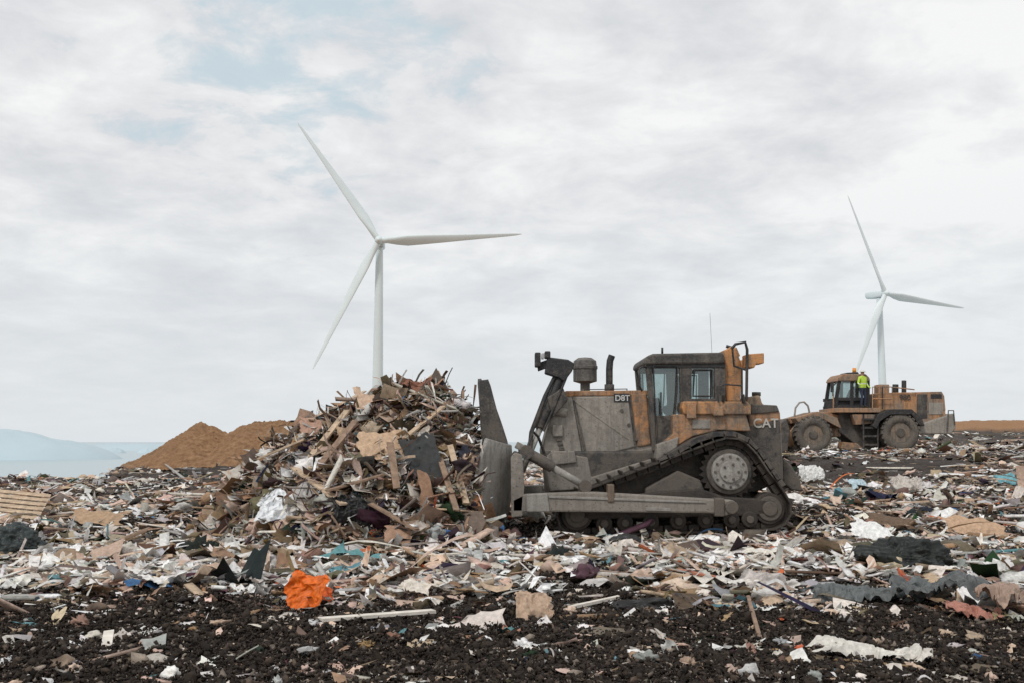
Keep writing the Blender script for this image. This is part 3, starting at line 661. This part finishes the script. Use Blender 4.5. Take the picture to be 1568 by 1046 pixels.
for i in range(3):
    q=W3(952+i*11,628+i*22,HY0-.05); cyl('latch_%d'%i,q,q+Vector((0,.05,0)),.03,M_dk,D,12)
for i in range(5): rect('hose_clip_%d'%i,850+i*2,664+i*7,858+i*2,668+i*7,HY0-.09,HY0-.05,M_dk,D,.005)
rect('decal_plate',940,602,963,615,HY0-.042,HY0-.02,M_bl,D,.003)
text('model_mark','D8T',941.5,613,HY0-.048,.145,plain('white_decal',(.6,.6,.58),.6),D)
cyl('guard_roller',W3(838,626,17.86),W3(868,632,17.86),.085,M_gr,D,20,bev=.02)
prism('front_step',[(843,690),(880,690),(883,708),(846,712)],HY0-.2,HY0,M_gr,D,.02)
rect('front_step_b',846,650,862,668,HY0-.12,HY0,M_gr,D,.02)
tube('engine_rail',[W3(895,603,18.0),W3(895,596,18.0),W3(960,595,18.0),W3(960,603,18.0)],.012,M_bl,D)
def lathe(name,c,prof,mat,seg=32):
    V=[];
    for (r_,z_) in prof:
        for i in range(seg):
            a=2*math.pi*i/seg; V.append((c[0]+r_*math.cos(a),c[1]+r_*math.sin(a),c[2]+z_))
    Q=[(j*seg+i,j*seg+(i+1)%seg,(j+1)*seg+(i+1)%seg,(j+1)*seg+i) for j in range(len(prof)-1) for i in range(seg)]
    o=np_mesh(name,V,Q,mat=mat,parent=D,smooth=True); m=o.modifiers.new('e','EDGE_SPLIT'); m.split_angle=.6; return o
pc=W3(896,600,18.5)
lathe('precleaner',pc,[(.06,0),(.09,0),(.09,.16),(.22,.2),(.22,.42),(.235,.43),(.235,.48),(.22,.49),(.21,.58),(.13,.635),(0,.65)],dusty('precleaner_plastic',(.09,.085,.08),(.2,.18,.16),.5,.6))
tube('exhaust_stack',[W3(933,600,18.4),W3(933,565,18.4),W3(934,552,18.4),W3(937,544,18.4)],.065,M_bl,D)
cyl('exhaust_sleeve',W3(933,600,18.4),W3(933,588,18.4),.09,M_dk,D)
# lift cylinders
for (yy,tg) in [(17.75,'left'),(19.35,'right')]:
    o=Vector((0,yy-17.75,0))
    a=W3(868,552,17.75)+o; b=W3(828,655,17.75)+o; c=W3(800,722,17.75)+o
    cyl('lift_barrel_'+tg,a,b,.085,M_bl,D,20,bev=.015); cyl('lift_rod_'+tg,b,c,.045,M_lg,D,16)
    tube('lift_hose_'+tg,[W3(858,560,17.7)+o,W3(838,600,17.7)+o,W3(815,660,17.7)+o,W3(812,690,17.7)+o],.03,M_bl,D)
    tube('lift_hose_b_'+tg,[W3(872,565,17.65)+o,W3(850,620,17.65)+o,W3(832,660,17.65)+o],.022,M_bl,D)
    prism('lift_guard_'+tg,[(838,546),(870,550),(880,556),(876,568),(864,584),(856,578),(834,571)],yy-.13,yy+.13,M_bl,D,.02)
    prism('lift_yoke_'+tg,[(838,608),(862,592),(870,612),(846,640)],yy-.1,yy+.2,M_dk,D,.03)
prism('lamp_arm',[(822,556),(844,548),(866,552),(866,560),(840,562),(824,568)],17.7,17.78,M_bl,D,.01)
rect('work_lamp_rear',819,539,828,561,17.6,17.85,M_bl,D,.02); rect('work_lamp_front',834,537,843,548,17.6,17.85,M_bl,D,.02)
rect('work_lamp_lens',829,540,833,549,17.65,17.8,plain('lamp_lens',(.5,.5,.5),.2),D,.01)
# cab
CY0,CY1=17.75,19.35
prism('cab_roof',[(986,552),(990,545),(1000,541),(1107,539),(1110,546),(1110,556),(987,558)],CY0-.05,CY1+.05,M_dk,D,.04)
for (y0,y1,tg) in [(CY0,CY0+.09,'left'),(CY1-.09,CY1,'right')]:
    R_=CY0
    prism('front_pillar_'+tg,[(988,556),(998,556),(1003,640),(1006,690),(999,690),(994,620)],y0,y1,M_dk,D,.01,R_)
    prism('mid_pillar_'+tg,[(1040,556),(1059,556),(1059,616),(1050,668),(1036,668),(1042,610)],y0,y1,M_dk,D,.01,R_)
    prism('rear_pillar_'+tg,[(1094,556),(1111,556),(1111,618),(1094,618)],y0,y1,M_dk,D,.01,R_)
    prism('door_lower_'+tg,[(1002,636),(1041,636),(1036,690),(1005,690)],y0+.01,y1,M_dk,D,.01,R_)
    prism('sill_'+tg,[(1054,610),(1111,610),(1111,622),(1052,622)],y0-.01,y1,M_dk,D,.01,R_)
    prism('header_'+tg,[(990,554),(1110,554),(1110,563),(992,563)],y0-.01,y1,M_bl,D,.008,R_)
    ym=(y0+y1)/2
    for nm,pp in [('door_glass_',[(996,560),(1041,560),(1041,638),(1002,638)]),('side_glass_',[(1058,560),(1096,560),(1096,612),(1057,612)])]:
        V=[(W(a,b,R_)[0],ym,W(a,b,R_)[1]) for a,b in pp]; np_mesh(nm+tg,V,[(0,1,2,3)],mat=M_gl,parent=D)
    fr=[(1063,566),(1090,566),(1090,606),(1061,606),(1063,566)]
    tube('window_frame_'+tg,[W3(a,b,R_)+Vector((0,y0-R_-.012,0)) for a,b in fr],.018,M_bl,D)
    fr=[(1000,560),(1037,560),(1036,600),(1028,684),(1006,684),(1000,560)]
    tube('door_frame_'+tg,[W3(a,b,R_)+Vector((0,y0-R_-.012,0)) for a,b in fr],.016,M_bl,D)
V=[W3(990,556,CY0),W3(1003,640,CY0)]; V=[tuple(V[0]),tuple(V[1]),(V[1].x,CY1,V[1].z),(V[0].x,CY1,V[0].z)]
np_mesh('windshield',V,[(0,1,2,3)],mat=M_gl,parent=D)
prism('cab_floor',[(1002,640),(1110,622),(1110,660),(1005,690)],CY0+.1,CY1-.1,M_int,D,.02)
prism('seat',[(1044,596),(1052,568),(1060,568),(1062,630),(1030,632),(1028,618),(1044,616)],18.3,18.85,M_int,D,.04,CY0)
prism('console',[(1004,610),(1014,606),(1020,640),(1004,640)],18.1,19.0,M_int,D,.03,CY0)
tube('door_handle',[W3(1012,640,17.7),W3(1012,600,17.7)],.014,M_bl,D)
tube('grab_rail_front',[W3(983,598,17.72),W3(979,590,17.65),W3(979,564,17.65),W3(984,561,17.7),W3(990,562,17.76)],.017,M_bl,D)
tube('antenna',[W3(1090,540,18.8),W3(1087,480,18.8)],.0035,M_gr,D)
cyl('roof_stub',W3(1014,541,18.2),W3(1014,532,18.2),.02,M_bl,D)
cyl('mirror_arm',W3(1112,530,18),W3(1125,534,18),.03,M_bl,D)
# deck, fender, tanks
prism('deck_rail',[(1046,614),(1144,614),(1150,620),(1150,634),(1048,634),(1044,624)],17.5,17.82,M_or2,D,.02)
rect('deck_bracket',1093,622,1108,636,17.44,17.52,M_or2,D,.012)
rect('deck_bracket_b',1052,618,1066,640,17.46,17.52,M_or,D,.012)
prism('fender_side',[(1030,634),(1142,633),(1150,660),(1100,658),(1060,668),(1034,684),(1012,692),(1006,686),(1030,664)],17.56,17.9,M_or,D,.02)
prism('fender_skirt',[(1006,680),(1040,668),(1036,690),(1004,706)],17.52,17.85,M_gr,D,.02)
prism('fender_side_right',[(1030,634),(1142,633),(1150,660),(1100,658),(1060,668),(1034,684),(1012,692),(1006,686),(1030,664)],19.2,19.55,M_or,D,.02,17.56)
rect('fuse_panel',1060,642,1088,656,17.54,17.58,M_gr,D,.008)
fp=[(1008,704),(1030,690),(1064,670),(1096,660),(1125,660),(1148,670),(1166,690),(1182,715),(1204,742),(1197,746),(1176,722),(1160,698),(1142,678),(1124,668),(1098,668),(1068,678),(1034,698),(1012,712)]
prism('track_fender',fp,17.2,17.85,M_bl,D,.01)
prism('rops_post',[(1110,536),(1120,530),(1128,533),(1136,560),(1134,614),(1112,614),(1109,556)],17.85,18.02,M_or2,D,.02)
prism('rops_post_right',[(1110,536),(1120,530),(1128,533),(1136,560),(1134,614),(1112,614),(1109,556)],19.1,19.27,M_or2,D,.02,17.85)
prism('rops_crossbar',[(1110,535),(1128,531),(1134,545),(1112,548)],17.87,19.25,M_or,D,.02)
rect('cab_rear_wall',1108,556,1124,618,17.9,19.2,M_dk,D,.02)
prism('rear_lamp_box',[(1143,542),(1170,540),(1170,556),(1158,557),(1155,563),(1143,562)],17.6,17.95,M_or2,D,.015)
prism('rear_lamp_box_right',[(1143,542),(1170,540),(1170,556),(1143,562)],19.1,19.4,M_or2,D,.015,17.6)
tube('rear_rail',[W3(1120,534,17.6),W3(1126,527,17.6),W3(1141,524,17.6),W3(1144,535,17.6),W3(1143,610,17.6)],.026,M_bl,D)
tube('rear_rail_b',[W3(1121,530,17.6),W3(1124,560,17.6),W3(1136,564,17.6),W3(1136,612,17.6)],.02,M_bl,D)
tube('rear_rail_c',[W3(1136,564,17.6),W3(1143,566,17.6)],.02,M_bl,D)
tube('side_rail',[W3(1100,616,17.45),W3(1098,592,17.45),W3(1110,588,17.45),W3(1136,590,17.45)],.015,M_bl,D)
tube('lever_a',[W3(1108,604,17.45),W3(1107,614,17.5)],.03,M_bl,D); tube('lever_b',[W3(1137,604,17.45),W3(1139,616,17.5)],.035,M_bl,D)
prism('rear_tank',[(1144,622),(1152,606),(1164,604),(1168,619),(1188,621),(1195,630),(1197,662),(1148,660)],17.85,19.25,M_or,D,.04)
prism('rear_tank_cap',[(1150,618),(1190,620),(1194,630),(1150,634)],17.82,17.9,M_dk,D,.02)
prism('rear_hull',[(1140,660),(1197,660),(1200,735),(1185,740),(1160,705)],17.83,19.3,M_gr,D,.04)
cyl('tank_filler',W3(1158,606,18.2),W3(1158,600,18.2),.08,M_dk,D)
text('maker_mark','CAT',1153,654,17.80,.23,plain('mark_pale',(.52,.5,.45),.7),D)
prism('ripper_hitch',[(1198,700),(1212,712),(1226,735),(1228,752),(1212,750),(1198,738)],18.1,19.0,M_dk,D,.03)
# ---------------------------------------------------------------- WHEEL LOADER
Lr=bpy.data.objects.new('wheel_loader',None); link(Lr)
LY=46.5; LF=49.6
M_rim=dusty('rim_paint',(.30,.20,.12),(.2,.17,.14),.65)
M_lo=dusty('loader_orange',(.44,.22,.10),(.24,.19,.15),.62,.75,1.0); M_lo2=dusty('loader_orange_top',(.48,.245,.11),(.27,.21,.165),.55,.72,1.0)
def wheel(px,py,rpx,tag):
    for (y0,s,t2) in [(LY,1,'near'),(LF,-1,'far')]:
        c=W(px,py,LY); rr=rpx/F*LY
        prof=[(.30*rr,.10),(.52*rr,.12),(.56*rr,.04),(.80*rr,.0),(.95*rr,.05),(rr,.14),(rr,.58),(.95*rr,.67),(.5*rr,.70)]
        seg=48; V=[(c[0]+a*math.cos(2*math.pi*i/seg),y0+b*s,c[1]+a*math.sin(2*math.pi*i/seg)) for a,b in prof for i in range(seg)]
        Q=[(j*seg+i,j*seg+(i+1)%seg,(j+1)*seg+(i+1)%seg,(j+1)*seg+i) for j in range(len(prof)-1) for i in range(seg)]
        np_mesh('tyre_%s_%s'%(tag,t2),V,Q,mat=M_rub,parent=Lr,smooth=True)
        bm=bmesh.new()
        for i in range(24):
            a=2*math.pi*i/24; u=Vector((math.cos(a),0,math.sin(a))); t=Vector((-u.z,0,u.x)); cc=Vector((c[0],0,c[1]))+u*rr*.99
            vs=[]
            for sx in(-1,1):
                for k,yy in enumerate((y0+.02*s,y0+.36*s)):
                    for sz in(-1,1):
                        p=cc+t*(.05*sx+.09*k)+u*.04*sz; vs.append(bm.verts.new((p.x,yy,p.z)))
            for q in BXQ: bm.faces.new([vs[j] for j in q])
        me=bpy.data.meshes.new('lugs'); bm.to_mesh(me); bm.free(); me.materials.append(M_rub); link(bpy.data.objects.new('tread_%s_%s'%(tag,t2),me),Lr)
        cyl('rim_%s_%s'%(tag,t2),(c[0],y0+.10*s,c[1]),(c[0],y0+.5*s,c[1]),.54*rr,M_rim,Lr,32,bev=.02)
        cyl('hub_%s_%s'%(tag,t2),(c[0],y0+.04*s,c[1]),(c[0],y0+.2*s,c[1]),.24*rr,M_rub,Lr,24,bev=.03)
    c=W(px,py,LY); cyl('axle_'+tag,(c[0],LY+.3,c[1]),(c[0],LF-.3,c[1]),.25,M_dk,Lr)
wheel(1246,665,28,'front'); wheel(1380,662,29,'rear')
B0,B1=47.05,49.05
prism('engine_hood',[(1345,601),(1440,599),(1446,604),(1449,640),(1444,662),(1412,662),(1400,645),(1380,634),(1360,640),(1345,640)],B0,B1,M_lo2,Lr,.06)
prism('hood_panel',[(1400,600),(1442,599),(1446,606),(1448,628),(1410,630),(1404,612)],B0-.02,B0+.05,M_lo,Lr,.02)
rect('hood_grille',1404,603,1420,640,B0-.03,B0+.02,M_dk,Lr,.02); rect('hood_mark',1425,603,1442,610,B0-.03,B0+.02,M_bl,Lr,.005)
rect('hood_vent',1422,616,1444,634,B0-.03,B0+.02,M_gr,Lr,.01)
prism('counterweight',[(1436,640),(1462,632),(1464,656),(1456,664),(1408,664),(1405,650)],B0-.2,B1+.2,M_gr,Lr,.06)
tube('rear_rail',[W3(1450,660,LY+.3),W3(1452,628,LY+.3),W3(1460,628,LY+.3),W3(1462,650,LY+.3)],.03,M_dk,Lr)
prism('rear_fender',[(1336,652),(1344,634),(1362,626),(1396,626),(1412,640),(1416,652),(1408,650),(1396,634),(1364,634),(1348,644),(1342,656)],LY-.02,B0+.1,M_bl,Lr,.02)
text('hood_number','980',1377,612,B0-.05,.36,plain('black_decal',(.05,.05,.05),.6),Lr)
prism('centre_frame',[(1285,628),(1345,626),(1352,650),(1345,684),(1322,690),(1300,672),(1284,660)],47.3,48.8,M_dk,Lr,.05)
prism('platform',[(1280,624),(1348,624),(1348,631),(1280,631)],LY+.25,B1+.3,M_lo2,Lr,.02)
prism('belly_orange',[(1305,634),(1340,634),(1338,648),(1310,650)],LY+.3,47.2,M_lo,Lr,.02)
prism('ladder',[(1290,676),(1312,678),(1322,686),(1300,690),(1288,686)],LY+.1,47.2,M_lo2,Lr,.02)
for i in range(4):
    rect('step_%d'%i,1322,640+i*13,1344,643+i*13,LY+.1,LY+.5,M_bl,Lr,.01)
tube('ladder_rail_a',[W3(1322,690,LY+.1),W3(1322,634,LY+.1)],.04,M_bl,Lr); tube('ladder_rail_b',[W3(1344,690,LY+.1),W3(1344,634,LY+.1)],.04,M_bl,Lr)
prism('front_frame',[(1222,640),(1262,630),(1290,636),(1288,668),(1240,672),(1226,660)],47.4,48.7,M_lo,Lr,.05)
for (y0,t2) in [(47.25,'near'),(48.6,'far')]:
    prism('lift_arm_'+t2,[(1278,638),(1262,632),(1228,640),(1206,664),(1204,684),(1214,684),(1232,654),(1268,648)],y0,y0+.22,M_lo2,Lr,.03,47.25)
    prism('front_fender_'+t2,[(1212,640),(1246,630),(1276,640),(1282,656),(1274,652),(1246,637),(1218,648)],y0-.6,y0+.3,M_lo,Lr,.02,47.25)
tube('front_hose',[W3(1216,640,47.6),W3(1218,624,47.6),W3(1224,616,47.6),W3(1231,615,47.6),W3(1237,621,47.6),W3(1240,634,47.6)],.045,M_gr,Lr)
prism('bucket',[(1196,648),(1204,640),(1210,660),(1206,690),(1190,694),(1176,694),(1190,684)],46.3,49.8,M_dk,Lr,.04)
C0,C1=47.15,48.75
prism('cab_roof',[(1284,578),(1290,572),(1326,572),(1332,578),(1332,583),(1282,583)],C0-.1,C1+.1,M_lo,Lr,.05)
prism('cab_roof_top',[(1296,570),(1314,569),(1316,573),(1294,573)],47.5,48.4,M_bl,Lr,.03)
cyl('beacon',W3(1308,570,47.8),W3(1308,563,47.8),.09,plain('beacon_orange',(.8,.3,.03),.3),Lr)
for (y0,t2) in [(C0,'near'),(C1-.1,'far')]:
    for i,pp in enumerate([[(1283,580),(1288,580),(1282,626),(1276,626)],[(1303,580),(1307,580),(1307,626),(1301,626)],[(1327,580),(1332,580),(1332,626),(1326,626)],[(1276,608),(1332,608),(1332,613),(1276,613)],[(1276,620),(1332,620),(1332,627),(1276,627)]]):
        prism('cab_frame_%s_%d'%(t2,i),pp,y0+.003*i,y0+.1,M_bl,Lr,.01,C0)
    V=[(W(a,b,C0)[0],y0+.05,W(a,b,C0)[1]) for a,b in [(1285,582),(1330,582),(1330,608),(1279,608)]]; np_mesh('cab_glass_'+t2,V,[(0,1,2,3)],mat=M_gl,parent=Lr)
prism('cab_base',[(1277,612),(1331,612),(1331,626),(1277,626)],C0+.12,C1-.12,M_int,Lr,.02)
prism('cab_seat',[(1306,596),(1312,590),(1316,592),(1318,616),(1300,616),(1300,610)],47.6,48.2,M_int,Lr,.04)
tube('mirror_bar',[W3(1284,582,C0-.2),W3(1276,590,C0-.3),W3(1275,606,C0-.3)],.03,M_bl,Lr)
rect('mirror',1272,584,1277,600,C0-.35,C0-.28,M_bl,Lr,.02)
for i,pp in enumerate([[(1336,630),(1336,592),(1366,592),(1366,606)],[(1336,610),(1366,610)],[(1351,592),(1351,626)],[(1276,624),(1276,602)],[(1346,602),(1346,590),(1400,596)]]):
    tube('railing_%d'%i,[W3(a,b,46.85) for a,b in pp],.03,M_lo2 if i!=2 else M_bl,Lr)
rect('air_box',1346,588,1362,602,47.3,48.0,M_lo2,Lr,.04); cyl('air_stack',W3(1371,602,47.9),W3(1371,588,47.9),.14,M_bl,Lr,20,bev=.02)
cyl('exhaust',W3(1384,602,47.6),W3(1384,582,47.6),.11,M_bl,Lr,20,bev=.02)
# ---------------------------------------------------------------- WORKER
def worker():
    f0=W3(1322,624,46.95)
    J={'pel':(0,0,.95),'sp':(0,0,1.15),'ch':(0,0,1.35),'nk':(0,0,1.5),'hd':(0,-.02,1.62),'ht':(0,0,1.72),
     'hL':(.1,0,.9),'kL':(.12,-.02,.5),'aL':(.12,.02,.09),'tL':(.12,-.16,.04),'hR':(-.1,0,.9),'kR':(-.12,-.04,.5),'aR':(-.12,.02,.09),'tR':(-.13,-.16,.04),
     'sL':(.19,0,1.42),'eL':(.27,.02,1.15),'wL':(.25,-.14,.98),'pL':(.24,-.2,.95),'sR':(-.19,0,1.42),'eR':(-.3,0,1.16),'wR':(-.38,-.16,1.08),'pR':(-.4,-.22,1.07)}
    Rr={'pel':.15,'sp':.14,'ch':.17,'nk':.06,'hd':.095,'ht':.085,'hL':.1,'kL':.065,'aL':.05,'tL':.04,'hR':.1,'kR':.065,'aR':.05,'tR':.04,'sL':.075,'eL':.05,'wL':.032,'pL':.035,'sR':.075,'eR':.05,'wR':.032,'pR':.035}
    E=[('pel','sp'),('sp','ch'),('ch','nk'),('nk','hd'),('hd','ht'),('pel','hL'),('hL','kL'),('kL','aL'),('aL','tL'),('pel','hR'),('hR','kR'),('kR','aR'),('aR','tR'),('ch','sL'),('sL','eL'),('eL','wL'),('wL','pL'),('ch','sR'),('sR','eR'),('eR','wR'),('wR','pR')]
    for s,k in (('L',1),('R',-1)):
        p=Vector(J['p'+s])
        for i in range(4): J['f%s%d'%(s,i)]=tuple(p+Vector(((-.03+.02*i),-.09+.01*abs(i-1),-.02))); Rr['f%s%d'%(s,i)]=.009; E.append(('p'+s,'f%s%d'%(s,i)))
        J['th'+s]=tuple(p+Vector((-.05*k,-.03,.02))); Rr['th'+s]=.01; E.append(('p'+s,'th'+s))
    ks=list(J); me=bpy.data.meshes.new('construction_worker'); me.from_pydata([J[k] for k in ks],[(ks.index(a),ks.index(b)) for a,b in E],[])
    o=link(bpy.data.objects.new('construction_worker',me)); m=o.modifiers.new('skin','SKIN'); 
    for i,k in enumerate(ks): me.skin_vertices[0].data[i].radius=(Rr[k],Rr[k]); me.skin_vertices[0].data[i].use_root=(k=='pel')
    s=o.modifiers.new('s','SUBSURF'); s.levels=2; s.render_levels=2
    mt,nt,b=newmat('worker_clothing'); tc=N(nt,'ShaderNodeTexCoord'); sx=N(nt,'ShaderNodeSeparateXYZ'); nt.links.new(tc.outputs['Object'],sx.inputs[0])
    zz=math_n(nt,'DIVIDE',sx.outputs[2],2.0)
    c=ramp(nt,zz,[(0,(.03,.025,.02)),(.06,(.03,.04,.07)),(.47,(.50,.70,.08)),(.555,(.7,.72,.7)),(.575,(.50,.70,.08)),(.755,(.42,.24,.17))],'CONSTANT')
    nt.links.new(c,b.inputs['Base Color']); b.inputs['Roughness'].default_value=.8; me.materials.append(mt)
    o.location=f0; o.rotation_euler=(0,0,.5)
    hat=cyl('hard_hat',(0,-.01,1.70),(0,-.01,1.80),.125,plain('hat_white',(.7,.7,.68),.4),o,24,.07,bev=.02)
    cyl('hat_brim',(0,-.03,1.69),(0,-.03,1.705),.15,hat.data.materials[0],o,24)
worker()
# ---------------------------------------------------------------- TURBINES
def turbine(hx,hy,hz,yaw,phi,tilt,basez,mat,RB):
    root=bpy.data.objects.new('wind_turbine',None); link(root); root.location=(hx,hy,basez); root.rotation_euler=(0,0,yaw)
    H=hz-basez
    seg=40; lv=[(0,2.25),(H*.5,1.75),(H-1.8,1.15),(H-1.7,1.15)]
    V=[(r_*math.cos(2*math.pi*i/seg),r_*math.sin(2*math.pi*i/seg),z_) for z_,r_ in lv for i in range(seg)]
    Q=[(j*seg+i,j*seg+(i+1)%seg,(j+1)*seg+(i+1)%seg,(j+1)*seg+i) for j in range(3) for i in range(seg)]
    np_mesh('tower',V,Q,mat=mat,parent=root,smooth=True)
    sec=[(-2.2,1.1,1.2,0),(-1.8,1.45,1.55,0),(3,1.6,1.75,.1),(6.5,1.45,1.45,.25),(7.2,1.1,1.0,.4)]
    V=[];k=20
    for (yy,a,b_,zo) in sec:
        for i in range(k):
            t=2*math.pi*i/k; c,s=math.cos(t),math.sin(t); e=.55
            V.append((a*abs(c)**e*(1 if c>0 else -1),yy,zo+b_*abs(s)**e*(1 if s>0 else -1)+H))
    Q=[(j*k+i,j*k+(i+1)%k,(j+1)*k+(i+1)%k,(j+1)*k+i) for j in range(len(sec)-1) for i in range(k)]
    np_mesh('nacelle',V,Q,mat=mat,parent=root,smooth=True)
    cyl('nacelle_back',(0,7.19,H+.4),(0,7.25,H+.4),.95,mat,root); cyl('nacelle_front',(0,-2.25,H),(0,-2.15,H),1.1,mat,root)
    rot=bpy.data.objects.new('rotor',None); link(rot,root); rot.location=(0,-3.6,H); rot.rotation_euler=(-tilt,0,0)
    prof=[(1.25,1.4),(1.35,.6),(1.35,-.4),(1.1,-1.2),(.6,-1.8),(0.01,-2.0)]
    V=[(a*math.cos(2*math.pi*i/seg),b_,a*math.sin(2*math.pi*i/seg)) for a,b_ in prof for i in range(seg)]
    Q=[(j*seg+i,j*seg+(i+1)%seg,(j+1)*seg+(i+1)%seg,(j+1)*seg+i) for j in range(len(prof)-1) for i in range(seg)]
    np_mesh('spinner',V,Q,mat=mat,parent=rot,smooth=True)
    for n_ in range(3):
        a=phi[n_]
        rs=[0,.025,.06,.12,.2,.3,.45,.6,.75,.88,.96,1.0]; ch=[2.0,2.0,2.1,2.9,3.6,3.2,2.6,2.0,1.5,1.05,.7,.2]; th=[2.0,2.0,1.9,1.3,.95,.7,.5,.36,.26,.17,.1,.04]
        tw=[40,40,36,28,22,18,13,10,8,6,5,5]
        V=[];k=20
        for q,c_,t_,w_ in zip(rs,ch,th,tw):
            for i in range(k):
                t=2*math.pi*i/k; u=c_*.5*math.cos(t)+ (c_*.12 if q>.1 else 0); v=t_*.5*math.sin(t)*(1-.35*math.cos(t) if q>.1 else 1)
                wr=math.radians(w_+8); uu=u*math.cos(wr)-v*math.sin(wr); vv=u*math.sin(wr)+v*math.cos(wr)
                V.append((q*RB, vv-.8*q*q, uu*-1))
        Q=[(j*k+i,j*k+(i+1)%k,(j+1)*k+(i+1)%k,(j+1)*k+i) for j in range(len(rs)-1) for i in range(k)]
        b_=np_mesh('rotor_blade_%d'%(n_+1),V,Q,mat=mat,parent=rot,smooth=True); b_.rotation_euler=(0,-a,0)
rd=math.radians
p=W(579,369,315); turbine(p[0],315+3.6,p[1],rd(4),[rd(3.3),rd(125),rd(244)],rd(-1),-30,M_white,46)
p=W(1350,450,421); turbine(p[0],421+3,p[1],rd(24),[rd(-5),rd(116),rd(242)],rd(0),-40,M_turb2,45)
# ---------------------------------------------------------------- light, sky, camera
SUN_EL=math.radians(48); SUN_AZ=math.radians(215)
w=bpy.data.worlds.new('World'); scn.world=w; w.use_nodes=True; nt=w.node_tree; bg=nt.nodes['Background']; bg.inputs[1].default_value=.1
sky=N(nt,'ShaderNodeTexSky'); sky.sky_type='NISHITA'; sky.sun_disc=False; sky.sun_elevation=SUN_EL; sky.sun_rotation=SUN_AZ; sky.dust_density=3
tc=N(nt,'ShaderNodeTexCoord'); G=tc.outputs['Generated']; sx=N(nt,'ShaderNodeSeparateXYZ'); nt.links.new(G,sx.inputs[0])
zc=math_n(nt,'ADD',math_n(nt,'MAXIMUM',sx.outputs[2],0.0),.2)
cb=N(nt,'ShaderNodeCombineXYZ'); nt.links.new(math_n(nt,'DIVIDE',sx.outputs[0],zc),cb.inputs[0]); nt.links.new(math_n(nt,'DIVIDE',sx.outputs[1],zc),cb.inputs[1])
n1=noise_n(nt,1.5,10,.58,vec=cb.outputs[0],dist=.3); n2=noise_n(nt,5.0,9,.62,vec=cb.outputs[0],dist=.3)
s=math_n(nt,'ADD',math_n(nt,'MULTIPLY',n1,.64),math_n(nt,'MULTIPLY',n2,.36))
s=math_n(nt,'ADD',s,math_n(nt,'MULTIPLY',sx.outputs[0],.10))
cl=ramp(nt,s,[(.37,(6.5,6.7,6.95)),(.46,(7.6,7.7,7.9)),(.52,(8.5,8.55,8.6)),(.59,(9.6,9.6,9.55))])
hz=ramp(nt,sx.outputs[2],[(0.0,.95),(.08,.68),(.26,.0)])
cl=mix(nt,hz,cl,(7.7,8.1,8.4))
dm=N(nt,'ShaderNodeVectorMath',operation='DISTANCE'); nt.links.new(G,dm.inputs[0]); dm.inputs[1].default_value=(-.205,.90,.375)
gp=ramp(nt,math_n(nt,'ADD',dm.outputs['Value'],math_n(nt,'MULTIPLY',math_n(nt,'SUBTRACT',n2,.48),.75)),[(.02,.75),(.13,0)])
c=mix(nt,gp,cl,(5.5,6.8,7.5))
c=mix(nt,.05,c,sky.outputs[0])
nt.links.new(c,bg.inputs[0])
L=bpy.data.lights.new('sun','SUN'); L.energy=1.5; L.angle=math.radians(10); L.color=(1,.97,.92); so=link(bpy.data.objects.new('sun',L))
dv=Vector((math.sin(SUN_AZ)*math.cos(SUN_EL),math.cos(SUN_AZ)*math.cos(SUN_EL),math.sin(SUN_EL)))
so.rotation_euler=dv.to_track_quat('Z','Y').to_euler()
cd=bpy.data.cameras.new('camera'); cd.lens=35; cd.sensor_width=36; cd.clip_end=120000; co=link(bpy.data.objects.new('camera',cd))
co.location=(0,0,CAMH); co.rotation_euler=(math.pi/2+PITCH,0,0); scn.camera=co
scn.view_settings.view_transform='Standard'; scn.view_settings.look='None'; scn.view_settings.exposure=0
